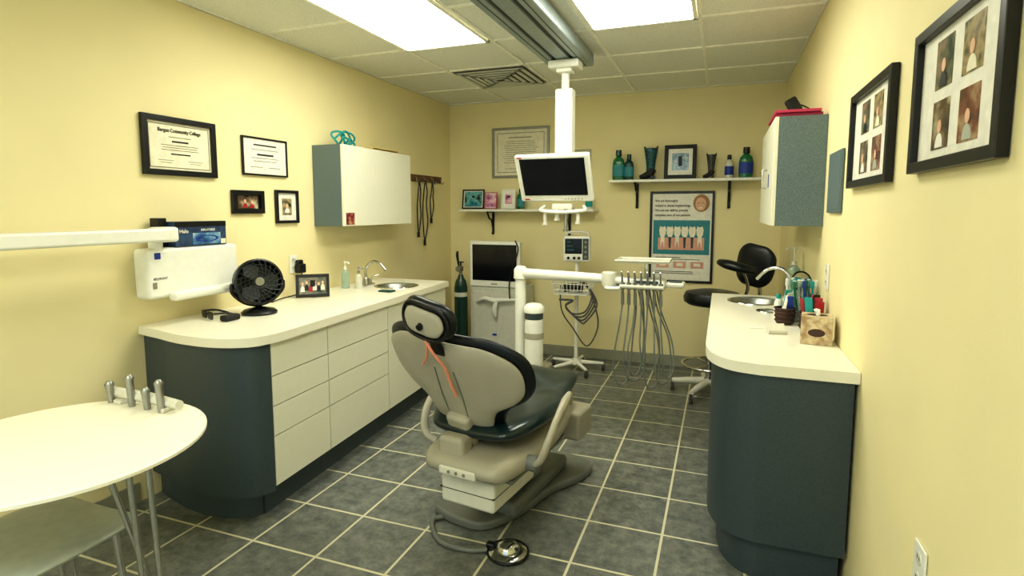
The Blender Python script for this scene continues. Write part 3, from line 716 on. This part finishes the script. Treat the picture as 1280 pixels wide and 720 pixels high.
# ------------------------------------------------------------------ computer cart
cx0 = xb(588, 400, 4.72); cx1 = xb(650, 400, 4.72)
t = thing('computer_cabinet', 'pale grey equipment cabinet with screen against the back wall', 'equipment cabinet', ((cx0+cx1)/2, 4.92, 0))
W = (cx1-cx0)/2
part('body', MB().bx(-W,W,-.2,.2,.04,.70,.012), mat('pale_grey_panel', (206,208,194), .4), t)
part('plinth', MB().bx(-W+.03,W-.03,-.17,.17,.001,.04), m_gap, t)
part('front_panel', MB().bx(-W+.03,W-.03,-.206,-.198,.08,.66,.006), m_offw, t)
sc = part('display_housing', MB().bx(-W,W,-.21,-.14,.70,1.12,.012), m_white, t)
part('display_screen', MB().bx(-W+.03,W-.03,-.2125,-.205,.76,1.09,.003), m_screen, sc)
part('display_buttons', MB().bx(-.03,.03,-.2125,-.208,.725,.735), m_greyink, sc)
part('display_back', MB().bx(-W+.05,W-.05,-.145,-.02,.70,1.05,.03), m_offw, t)
m = MB().tube([(-W+.08,-.22,.56),(-.08,-.25,.60),(.02,-.25,.585),(.09,-.25,.595),(W-.02,-.24,.6)], [.012,.02,.026,.018,.01], 10, smooth=5).tube([(.04,-.25,.59),(.02,-.26,.5),(.03,-.255,.44)], [.02,.024,.012], 10, smooth=4)
part('camera_handpiece', m, m_white, t)
m = MB().tube([(W-.04,-.22,1.13),(W-.01,-.23,1.05),(W-.05,-.235,.9),(W-.09,-.235,.75),(W-.08,-.25,.6)], .006, 8, smooth=6)
part('cable', m, m_black, t)
part('edge_emblem', MB().bx(-.02,.02,-.2085,-.205,.25,.27), m_blue, t)
# ------------------------------------------------------------------ vital signs stand
def caster(m, x, y, r=.028):
    m.cyl((x-.012,y,r),(x-.003,y,r),r,n=16).cyl((x+.003,y,r),(x+.012,y,r),r,n=16).cyl((x,y,r),(x,y,r+.035),.008,n=10).cyl((x-.013,y,r),(x+.013,y,r),.008,n=10); return m
VX, VY = -1.16, 4.72
t = thing('vital_signs_stand', 'white rolling stand with five casters carrying the patient monitor', 'rolling stand', (VX, VY, 0))
part('pole', MB().cyl((0,0,.08),(0,0,.96),.017), m_white, t)
part('hub', MB().lathe([(0,.06),(.05,.06),(.05,.085),(.025,.11),(0,.115)]), m_offw, t)
for k in range(5):
    a = 2*PI*k/5+.3; dx, dy = math.cos(a), math.sin(a)
    part('leg', MB().tube([(.03*dx,.03*dy,.078),(.15*dx,.15*dy,.07),(.24*dx,.24*dy,.066)], [.02,.016,.012], 10), m_white, t)
    part('caster', caster(MB(), .24*dx, .24*dy), m_caster, t)
m = MB(); bw, bd = .17, .11; ZA, ZB_ = .70, .85
for z in (.70,.74,.79,.85):
    f = .82+.18*(z-ZA)/.15; m.tube([(-bw*f,-bd*f-.12,z),(bw*f,-bd*f-.12,z),(bw*f,bd*f-.12,z),(-bw*f,bd*f-.12,z)], .003 if z < .8 else .007, 6, closed=True)
for k in range(11):
    x = -bw+2*bw*k/10; m.tube([(x,-bd-.12,ZB_),(x*.82,-bd*.82-.12,ZA),(x*.82,bd*.82-.12,ZA),(x,bd-.12,ZB_)], .0028, 5)
for k in range(7):
    y = -bd+2*bd*k/6; m.tube([(-bw,y-.12,ZB_),(-bw*.82,y*.82-.12,ZA),(bw*.82,y*.82-.12,ZA),(bw,y-.12,ZB_)], .0028, 5)
part('wire_basket', m, m_white, t)
part('blood_pressure_cuff', MB().tube([(-.08,-.12,.74),(.0,-.13,.755),(.08,-.11,.745)], .034, 12, smooth=4), m_blackm, t)
for k in range(4): part('monitor_hose', MB().tube([(.06+.015*k,-.13,.80),(.17+.015*k,-.17,.72-.03*k),(.14,-.25,.58-.03*k),(.03+.02*k,-.25,.55-.02*k),(-.03,-.25,.61),(.03,-.245,.66),(-.09+.02*k,-.24,.66)], .007, 8, smooth=7), m_caster, t)
part('power_cord', MB().tube([(.1,-.1,.80),(.17,-.05,.6),(.19,0,.4),(.12,-.1,.25),(.0,-.12,.4),(-.10,-.12,.55),(-.12,-.1,.76)], .006, 8, smooth=7), m_caster, t)
t = thing('patient_monitor', 'white patient monitor with dark screen on the rolling stand', 'monitor', (VX, VY, .961), R(10))
part('housing', MB().bx(-.115,.115,-.06,.08,0,.22,.02,3), m_white, t)
part('screen', MB().bx(-.1,.045,-.063,-.058,.07,.2,.003), m_screen, t)
part('button_panel', MB().bx(.05,.1,-.063,-.058,.02,.2,.003), m_dark, t)
for k in range(4): part('button', MB().cyl((.075,-.06,.045+.042*k),(.075,-.07,.045+.042*k),.012,n=14), m_greyink, t)
for k in range(3): part('readout', MB().bx(-.085,-.05+.015*k,-.0645,-.06,.168-.035*k,.178-.035*k), m_readout, t)
for x in (-.07,-.02,.02): part('port', MB().cyl((x,-.06,.035),(x,-.075,.035),.012), m_black, t)
part('handle', MB().tube([(-.09,.01,.21),(-.08,.01,.25),(.08,.01,.25),(.09,.01,.21)], .011, 8, smooth=4), m_offw, t)
# ------------------------------------------------------------------ delivery unit
DX, DY = -1.25, 3.52
t = thing('delivery_unit', 'white dental delivery unit with swing arm, tray and hanging hoses', 'dental unit', (DX, DY, 0))
part('utility_box', MB().bx(-.08,.19,-.14,.14,.001,.36,.02,3), m_tan, t)
part('post', MB().cyl((0,0,.35),(0,0,.98),.037), m_white, t)
part('post_cap', MB().lathe([(0,1.035),(.03,1.03),(.045,1.01),(.047,.95),(.04,.945)]), m_white, t)
E = Vector((-.63-DX, 3.40-DY, .985))
part('swing_arm', MB().tube([(0,0,.985),(E.x*.5,E.y*.5,.985),(E.x,E.y,E.z)], [.034,.032,.028], 14, smooth=3), m_white, t)
part('elbow_joint', MB().lathe([(0,-.045),(.045,-.045),(.05,-.03),(.05,.035),(.04,.045),(0,.045)], c=tuple(E)), m_offw, t)
hc = Vector((-.42-DX, 3.44-DY, 0.96))
part('second_arm', MB().tube([tuple(E), ((E.x+hc.x)/2,E.y-.02,.975), (hc.x,hc.y,.965)], [.024,.024,.03], 12), m_white, t)
part('head_housing', MB().bx(hc.x-.12,hc.x+.12,hc.y-.06,hc.y+.1,.925,.99,.02,3), m_white, t)
part('head_panel', MB().bx(hc.x-.08,hc.x+.08,hc.y-.063,hc.y-.055,.967,.985,.002), m_dark, t)
part('holder_bar', MB().bx(hc.x-.14,hc.x+.12,hc.y-.12,hc.y-.06,.94,.965,.01), m_offw, t)
part('side_handle', MB().tube([(hc.x-.12,hc.y,.95),(hc.x-.22,hc.y-.05,.935),(hc.x-.20,hc.y-.13,.94),(hc.x-.13,hc.y-.14,.945)], .012, 10, smooth=5), m_white, t)
part('control_pad', MB().box((hc.x+.18,hc.y-.05,.97),(.10,.12,.03),.01), m_offw, t)
part('pad_arm', MB().cyl((hc.x+.1,hc.y-.01,.96),(hc.x+.15,hc.y-.04,.962),.012), m_offw, t)
part('control_keys', MB().box((hc.x+.18,hc.y-.055,.9865),(.07,.085,.004),.001), m_dark, t)
part('tray_post', MB().cyl((hc.x,hc.y+.04,.97),(hc.x,hc.y+.04,1.09),.014), m_chrome, t)
part('instrument_tray', MB().bx(hc.x-.17,hc.x+.14,hc.y-.09,hc.y+.13,1.09,1.10,.004), m_offw, t)
part('tray_rim', MB().tube([(hc.x-.17,hc.y-.09,1.103),(hc.x+.14,hc.y-.09,1.103),(hc.x+.14,hc.y+.13,1.103),(hc.x-.17,hc.y+.13,1.103)], .006, 8, closed=True), m_offw, t)
for k in range(7):
    x = hc.x-.122+k*.037
    part('holder_clip', MB().cyl((x,hc.y-.092,.935),(x,hc.y-.098,.972),.013,n=14), m_dark, t)
    part('handpiece', MB().cyl((x,hc.y-.09,.90),(x,hc.y-.12,1.02),.008,.006,12).cyl((x,hc.y-.12,1.02),(x,hc.y-.15,1.045),.006,.004,10).cyl((x,hc.y-.085,.84),(x,hc.y-.09,.91),.010,.010,12), m_steel, t)
    dz = .34+.035*((k*5) % 4); w_ = (.10,.13,.08,.12,.09,.10,.07)[k]; o_ = (-.045,-.02,-.03,.0,-.01,.015,.02)[k]
    part('hose', MB().tube([(x,hc.y-.085,.85),(x+o_*.3,hc.y-.10,.72),(x+o_,hc.y-.11-.01*(k % 3),dz+.16),(x+o_+w_*.18,hc.y-.10-.01*(k % 3),dz+.03),(x+o_+w_*.5,hc.y-.07,dz),(x+o_+w_*.85,hc.y-.04,dz+.06),(x+o_*.5+w_*.75,hc.y+.01*(k % 2),.62),(x*.7+hc.x*.3+w_*.3,hc.y+.02,.8),(x*.6+hc.x*.4,hc.y+.04,.935)], .0047, 8, smooth=7), m_hose, t)
# suction canister
t = thing('suction_canister', 'white cylindrical canister with dark band beside delivery post', 'canister', (DX+.112, DY-.05, .361))
part('canister', MB().lathe([(0,.0),(.05,.0),(.060,.02),(.062,.06),(.062,.30),(.056,.33),(0,.33)]), m_white, t)
part('dark_band', MB().lathe([(.057,.33),(.06,.335),(.06,.365),(.057,.37)]), m_dark, t)
part('lid', MB().lathe([(.058,.37),(.068,.375),(.068,.41),(.045,.43),(0,.435)]), m_white, t)
part('label', MB().lathe([(.0625,.20),(.063,.20),(.063,.24),(.0625,.24)], n=32), m_tan, t)
# ------------------------------------------------------------------ dental chair
CH = T(-.85, 2.42, 0) @ RZ(-8)
t = thing('dental_chair', 'beige dental chair with dark green upholstery seen from behind', 'dental chair', M=CH)
o = catmull([(-.33,-.19,0),(-.31,-.27,0),(-.16,-.31,0),(-.03,-.28,0),(.05,-.10,0),(.09,.14,0),(.17,.34,0),(.17,.50,0),(.05,.55,0),(-.08,.54,0),(-.14,.42,0),(-.15,.2,0),(-.22,0,0)], 5, closed=True)
part('base_plate', MB().prism([(v.x, v.y) for v in o], .002, .045, .014, seg=3), m_tan2, t)
part('base_cover', MB().bx(-.15,.07,-.20,.40,.04,.11,.025,3), m_tan2, t)
m = MB().box((-.02,-.05,.165),(.12,.40,.10),.02,3,RX(-8)).box((0,.12,.22),(.13,.34,.12),.02,3,RX(14)); part('lift_arm', m, m_tan2, t)
pm = part('motor_housing', MB().bx(-.14,.115,-.465,-.10,.205,.33,.016,3), m_offw, t)
part('housing_seam', MB().bx(-.141,.116,-.466,-.12,.268,.271), m_gap, pm)
m = MB().pad([(-.53,.165),(-.46,.20),(-.25,.22),(0,.205),(.2,.17),(.32,.14)], .048, curve=lambda x, z: 0, M=T(-.01,0,.392) @ RX(-90), pw=12, endf=.88)
sh = part('seat_shell', m, m_tan, t)
part('shell_band', MB().bx(-.205,.185,-.44,.10,.336,.350,.004), m_tan2, sh)
part('rear_button_panel', MB().bx(-.10,.07,-.535,-.51,.362,.398,.008), m_offw, t)
for k in range(3): part('rear_button', MB().cyl((-.05+.035*k,-.53,.38),(-.05+.035*k,-.538,.38),.007,n=12), m_greyink, t)
m = MB().pad([(-.44,.19),(-.32,.235),(-.1,.25),(.1,.215),(.25,.18),(.42,.155)], .042, curve=lambda x, z: .03*(x/.25)**2+(.10*max(0,z-.05))+.02, M=T(-.025,0,.485) @ FM, pw=8, endf=.8)
part('seat_cushion', m, m_vinyl, t)
part('junction_box', MB().bx(.04,.19,.25,.43,.25,.40,.02,3), m_tan, t)
part('toe_support', MB().bx(-.13,.10,.26,.40,.36,.49,.02,3), m_tan, t)
for s_ in (-1, 1):
    x_ = s_*(.275 if s_ > 0 else .315)
    m = MB().tube([(s_*.22,-.34,.385),(x_*.95,-.345,.42),(x_*1.03,-.32,.49),(x_*1.05,-.25,.56),(x_*1.02,-.15,.60),(x_*.97,-.07,.605)], [.016,.020,.020,.020,.024,.016], 12, smooth=6, flat=.75)
    part('armrest', m, m_tan, t)
    part('armrest_mount', MB().cyl((s_*.18,-.33,.39),(s_*.24,-.33,.39),.032), m_tan2, t)
# back
BK = T(-.07,-.36,.51) @ RZ(-5) @ RX(28) @ RY(5)
rowsS = [(0,.115),(.045,.145),(.09,.155),(.14,.185),(.19,.262),(.25,.308),(.33,.318),(.39,.300),(.43,.262),(.462,.225)]
rowsC = [(-.016,.14),(.04,.176),(.085,.188),(.135,.220),(.185,.292),(.25,.334),(.335,.344),(.40,.326),(.445,.288),(.482,.245)]
part('back_cushion', MB().pad(rowsC, .03, curve=lambda x, z: .024+.40*x*x, M=BK, pw=5, endf=.68, nx=22, nz=34), m_vblack, t)
shell = part('back_shell', MB().pad(rowsS, .024, curve=lambda x, z: .40*x*x-.008, M=BK, pw=5, endf=.68, nx=22, nz=34), m_tan, t)
for s_ in (-1, 1): part('shell_seam', MB().tube([(s_*.045,-.029,.06),(s_*.052,-.033,.2),(s_*.045,-.032,.34)], .0028, 6, M=BK), m_tan2, shell)
part('back_bracket', MB().box((0,-.037,-.01),(.115,.05,.21),.02,3,BK).box((-.072,-.45,.44),(.12,.09,.12),.02,3), m_tan, t)
part('headrest_bar', MB().box((0,-.028,.49),(.055,.012,.15),.004,2,BK), m_black, t)
HD = BK @ T(-.012,-.032,.578) @ RX(-16) @ RY(9)
part('headrest_cushion', MB().pad([(-.068,.085),(-.03,.112),(0.01,.118),(.045,.108),(.075,.085)], .026, curve=lambda x, z: .9*x*x+.022, M=HD, pw=4), m_vblack, t)
part('headrest_plate', MB().pad([(-.052,.066),(0,.09),(.05,.07)], .013, curve=lambda x, z: .8*x*x-.012, M=HD, pw=4), m_tan, t)
part('headrest_ring', MB().tube([(v.x,v.y,v.z) for v in catmull([(-.103,.002,0),(-.075,-.006,-.055),(0,-.012,-.066),(.075,-.006,-.055),(.103,.002,0),(.075,-.003,.056),(0,-.006,.066),(-.075,-.003,.056)], 5, closed=True)], .007, 8, closed=True, M=HD), m_black, t)
part('headrest_knob', MB().cyl((0,-.014,-.01),(0,-.036,-.016),.015,.012,20,HD), m_black, t)
# bib cord
Wk = CH @ BK
m = MB().tube([(-.004,-.066,.515),(-.012,-.066,.47),(-.05,-.050,.405),(-.09,-.042,.35)], .0045, 8, smooth=6, M=Wk).tube([(-.004,-.066,.515),(.01,-.066,.46),(.028,-.050,.37),(.030,-.048,.28),(.036,-.046,.22)], .0055, 8, smooth=6, M=Wk)
solo('bib_cord', m, m_orange, 'peach coloured bib cord hanging over the back of the dental chair', 'cord')
# foot pedal
P0 = Vector((-.775, 2.03, .001))
t = thing('foot_pedal', 'round chrome foot control on the floor behind dental chair', 'foot pedal', P0)
part('pedal_disc', MB().lathe([(0,0),(.08,0),(.084,.008),(.078,.016),(.055,.022),(.03,.024),(0,.024)]), m_chrome, t)
part('pedal_dome', MB().lathe([(.05,.020),(.048,.036),(.034,.048),(0,.054)]), m_chrome, t)
part('pedal_rim', MB().ring((0,0,.01), .083, .006), m_black, t)
m = MB().tube([(-.085,-.02,.012),(-.16,-.05,.012),(-.28,-.04,.012),(-.36,.03,.012),(-.40,.10,.012),(-.37,.14,.012)], .011, 10, smooth=7); part('pedal_cord', m, m_tan2, t)
part('toggle', MB().box((-.075,.0,.02),(.04,.03,.03),.008), m_black, t)
# ------------------------------------------------------------------ right counter
XRC = XR-.002
oc = [(-.045,3.93),(-.045,2.48)]+[(v.x, v.y) for v in catmull([(-.045,2.44,0),(-.035,2.33,0),(0.0,2.235,0),(.06,2.175,0),(.15,2.15,0)], 5)]+[(XRC,2.15),(XRC,3.93)]
SR = (.205, 3.66, .145)
hole = [(SR[0]+SR[2]*math.cos(2*PI*k/32), SR[1]+SR[2]*math.sin(2*PI*k/32)) for k in range(32)]
SC = (.255, 3.32, .05)
hole2 = [(SC[0]+SC[2]*math.cos(2*PI*k/24), SC[1]+SC[2]*math.sin(2*PI*k/24)) for k in range(24)]
solo('countertop', MB().holed(oc, [hole, hole2], CZ-CT, CZ), m_top, 'cream countertop with rounded corner along the right wall', 'countertop')
sink(*SR, 'large round steel sink in the right counter'); sink(*SC, 'small round steel waste chute in the right counter')
t = thing('curved_end_cabinet', 'slate grey laminate curved end cabinet of the right counter', 'cabinet', (.2, 2.45, 0))
cvp = [(v.x, v.y) for v in catmull([(-.02,2.46,0),(-.012,2.35,0),(.022,2.255,0),(.075,2.2,0),(.155,2.175,0)], 5)]
part('body', MB().prism([(-.02,2.80)]+cvp+[(XRC-.01,2.175),(XRC-.01,2.80)], .17, CZ-CT-.001), m_dark, t, w=True)
part('kick_board', MB().prism([(.03,2.80)]+[(p_[0]+.045, p_[1]+.04) for p_ in cvp if p_[0] < .14]+[(XRC-.02,2.215),(XRC-.02,2.80)], .001, .169), m_dark, t, w=True)
for k, (y0, y1, lb) in enumerate(((2.802,3.36,'base cabinet under the middle of the right counter'),(3.362,3.91,'base cabinet under the far end of the right counter'))):
    t = thing('base_cabinet', lb, 'cabinet', (.2, (y0+y1)/2, 0))
    part('body', MB().bx(-.0,XRC-.01,y0,y1,.17,CZ-CT-.001), m_dark, t, w=True)
    part('kick_board', MB().bx(.05,XRC-.03,y0,y1,.001,.169), m_dark, t, w=True)
    part('door', MB().bx(-.02,-.001,y0+.003,y1-.003,.173,CZ-CT-.004,.002), m_cream, t, w=True)
faucet('chrome gooseneck faucet at the right counter sink', .385, 3.50, 165, .21, .19)
pump_bottle('tall clear pump bottle of teal soap by the right sink', .41, 3.68, CZ+.0005, .33, .04, m_clear, m_offw, 180)
# organiser of toothbrushes
t = thing('toothbrush_organiser', 'clear organiser full of toothbrushes on the right counter', 'organiser', (.385, 3.14, CZ+.0005))
m = MB().bx(-.065,.065,-.11,.09,0,.004)
for x in (-.065,.065): m.bx(x-.0015,x+.0015,-.11,.09,0,.12)
for y in (-.11,-.04,.025,.09): m.bx(-.065,.065,y-.0015,y+.0015,0,.12)
part('tray', m, m_clear, t)
cols = [m_teal, m_wht, m_glassg, m_teal, m_clear, m_wht, m_blue, m_tealp]
for k in range(34):
    x = random.uniform(-.05,.05); y = random.uniform(-.10,.08); dx = random.uniform(-.03,.02); dy = random.uniform(-.03,.03)
    part('toothbrush', MB().cyl((x,y,.006),(x+dx,y+dy,.17),.006,.005,8).box((x+dx,y+dy,.185),(.016,.013,.036),.003), cols[k % 8], t)
bt = thing('bottle', 'small white bottle between waste chute and organiser on right counter', 'bottle', (.285, 3.14, CZ+.0005))
part('body', MB().lathe([(0,0),(.018,0),(.02,.01),(.02,.08),(.010,.1),(0,.1)]), m_white, bt); part('cap', MB().lathe([(.011,.098),(.011,.12),(0,.122)]), m_teal, bt)
def basket(label, x, y, s, ids):
    t = thing('wicker_basket', label, 'basket', (x, y, CZ+.0005), group='brown baskets on the right counter')
    m = MB().lathe([(0,.001),(.04*s,.001),(.05*s,.01),(.056*s,.07),(.058*s,.08),(.052*s,.08),(.046*s,.012),(0,.010)])
    for z in (.02,.04,.06,.078): m.ring((0,0,z), (.051+.006*z/.08)*s, .004, n=28, m=6)
    part('basket', m, m_basket, t)
    for k, mm in enumerate(ids):
        a = k*.63; part('packet', MB().box((.026*s*math.cos(a),.026*s*math.sin(a),.10+.012*(k % 3)),(.036*s,.006,.08),.002,1,RZ(k*40) @ RX(8)), mm, t)
basket('brown basket with red packets on right counter behind the tissue box', .40, 2.84, 1, [m_red,m_red,m_pink,m_basket,m_red,m_black,m_wht,m_red,m_teal,m_red])
basket('smaller brown basket with blue and white packets left of red packets', .30, 2.97, .8, [m_blue,m_wht,m_teal,m_wht,m_clear,m_teal])
solo('toothpaste_carton', MB().box((.415,2.975,CZ+.0455),(.045,.05,.09),.002,1), m_blue, 'small upright blue carton behind the basket of red packets', 'box')
t = thing('tissue_box', 'beige marbled tissue box on the right counter', 'tissue box', (.385, 2.60, CZ+.0005), R(-8))
part('carton', MB().bx(-.058,.058,-.06,.06,0,.115,.002), m_marble, t)
part('slot', MB().lathe([(0,.1155),(.03,.1155),(.031,.114)], M=Matrix.Diagonal((1.3,.8,1,1))), m_gap, t)
m = MB().lathe([(0,.0605),(.018,.0605),(.019,.0590)], M=T(0,0,.05) @ RX(90) @ Matrix.Diagonal((1.7,.9,1,1))); part('oval_window', m, m_basket, t)
m = MB().tube([(0,0,.105),(.004,.0,.122),(-.006,.004,.130),(.01,.0,.134)], [.024,.022,.014,.004], 10, smooth=4, flat=.4); part('tissue', m, m_wht, t)
t = thing('card_holder', 'small holder of white cards near the right counter tissue box', 'card holder', (.245, 2.72, CZ+.0005), R(15))
part('holder', MB().bx(-.040,.040,-.02,.02,0,.010,.003).bx(-.040,.040,-.02,-.016,0,.018,.002), m_offw, t)
for k in range(4): part('card', MB().box((0,-.006+.005*k,.026),(.074,.001,.040),0,1,RX(-30)), m_wht, t)
m = MB().bx(-.035,.035,-.03,.03,0,.004,.001); m.bm.transform(T(.16,2.84,CZ+.0005) @ RZ(20)); solo('card_stack', m, m_wht, 'small flat stack of white papers left of card holder', 'papers')
t = thing('mirror_stand', 'round black rimmed mirror behind organiser on the right counter', 'mirror', (.41, 3.34, CZ+.0005))
part('stand', MB().lathe([(0,0),(.04,0),(.04,.006),(.008,.012),(.006,.12),(0,.12)]), m_black, t)
part('rim', MB().ring((0,0,0), .05, .005, M=T(0,0,.17) @ RZ(20) @ RX(78)), m_black, t)
part('glass', MB().lathe([(0,.001),(.049,.001),(.049,-.001),(0,-.001)], M=T(0,0,.17) @ RZ(20) @ RX(78)), m_chrome, t)
# ------------------------------------------------------------------ assistant stool
t = thing('dental_stool', 'black upholstered dental stool with chrome base beyond right counter', 'stool', (-.05, 4.42, 0))
for k in range(5):
    a = 2*PI*k/5+.5; dx, dy = math.cos(a), math.sin(a)
    part('base_leg', MB().tube([(.03*dx,.03*dy,.11),(.16*dx,.16*dy,.095),(.27*dx,.27*dy,.08)], [.03,.026,.02], 10), m_offw, t)
    part('caster', caster(MB(), .27*dx, .27*dy, r=.034), m_caster, t)
part('gas_column', MB().cyl((0,0,.08),(0,0,.44),.028).cyl((0,0,.44),(0,0,.71),.018), m_chrome, t)
m = MB().ring((0,0,.24), .20, .011, n=40)
for k in range(3):
    a = 2*PI*k/3; m.cyl((.02*math.cos(a),.02*math.sin(a),.24),(.2*math.cos(a),.2*math.sin(a),.24),.007,n=10)
part('foot_ring', m, m_chrome, t)
part('seat', MB().lathe([(0,.70),(.17,.70),(.20,.72),(.206,.755),(.19,.79),(.12,.805),(0,.81)]), m_vblack, t)
part('back_support', MB().tube([(.05,.0,.705),(.28,.05,.70),(.33,.06,.78),(.31,.07,.93)], .014, 10, smooth=4), m_chrome, t)
part('backrest', MB().pad([(-.155,.10),(-.085,.14),(0,.152),(.085,.145),(.155,.10)], .034, curve=lambda x, z: 1.0*x*x, M=T(.28,.03,1.0) @ RZ(-35) @ RY(10), pw=4), m_vblack, t)
part('body_support', MB().tube([(.05,-.12,1.03),(.10,-.18,1.02),(.19,-.20,1.0),(.28,-.17,.98)], [.032,.048,.048,.036], 14, smooth=5, flat=.7), m_vblack, t)
part('support_rod', MB().tube([(.2,-.17,.98),(.24,-.12,.85),(.2,0,.705)], .012, 10, smooth=4), m_chrome, t)
# ------------------------------------------------------------------ foreground round table
TX, TY, TR, TZ = -1.82, 1.03, .39, .72
t = thing('round_table', 'round white instrument table on chrome tube legs', 'table', (TX, TY, 0))
part('tabletop', MB().lathe([(0,TZ-.022),(TR-.02,TZ-.022),(TR,TZ-.014),(TR,TZ-.005),(TR-.008,TZ),(0,TZ)], n=64), m_top, t)
for k, (x0, y0, x1, y1) in enumerate(((.29,.06,.295,.085),(.25,.03,.26,.06),(.19,.0,.27,.14),(-.2,.12,-.3,.2),(-.18,-.16,-.26,-.24))):
    part('leg', MB().cyl((x0,y0,TZ-.02),(x1,y1,.002),.0085,n=14), m_chrome, t)
part('under_ring', MB().ring((0,0,TZ-.035), .27, .012), m_chrome, t)
t = thing('handpiece_holder', 'white rail with four metal handpieces on the round table', 'instrument holder', (TX-.035, TY+.315, TZ+.0005), R(-2))
part('rail', MB().tube([(-.2,0,.03),(0,0,.03),(.15,0,.025)], [.018,.02,.016], 14), m_offw, t)
for x in (-.13,.09): part('foot', MB().bx(x-.02,x+.02,-.03,.03,0,.014,.003), m_offw, t)
for k, (x, s_) in enumerate(((-.17,.06),(-.06,.095),(.02,.06),(.09,.095))):
    part('handpiece', MB().cyl((x,-.022,.0),(x,-.026,s_),.011,.013,14).lathe([(.014,s_),(.015,s_+.008),(.008,s_+.018),(0,s_+.02)], c=(x,-.026,0)), m_steel, t)
# ------------------------------------------------------------------ foreground chair
t = thing('side_chair', 'pale grey moulded seat on chrome legs under the round table', 'chair', (-1.86, .98, 0))
part('seat', MB().pad([(-.2,.19),(-.1,.21),(.1,.205),(.19,.18)], .02, curve=lambda x, z: .25*x*x, M=T(0,0,.44) @ FM, pw=6, endf=.8), m_seatg, t)
for sx in (-1, 1):
    for sy in (-1, 1): part('leg', MB().cyl((sx*.14,sy*.13,.43),(sx*.16,sy*.15,.002),.011,n=12), m_chrome, t)
# ------------------------------------------------------------------ camera, world, view
cd = bpy.data.cameras.new('camera'); cam = bpy.data.objects.new('camera', cd); col.objects.link(cam)
cam.location = (0, 0, H); cam.rotation_euler = (R(90)-PITCH, 0, YAW)
cd.sensor_width = 36; cd.lens = FPX/1280*36; cd.shift_y = -(360-PYC)/1280; cd.clip_start = .02
scene.camera = cam
wd = bpy.data.worlds.new('world'); scene.world = wd; wd.use_nodes = True
wd.node_tree.nodes['Background'].inputs['Color'].default_value = lin((206,230,238)); wd.node_tree.nodes['Background'].inputs['Strength'].default_value = 1.3
try:
    scene.view_settings.view_transform = 'Standard'; scene.view_settings.exposure = 0
    scene.view_settings.look = 'Medium High Contrast'
except Exception as e: print('look', e)
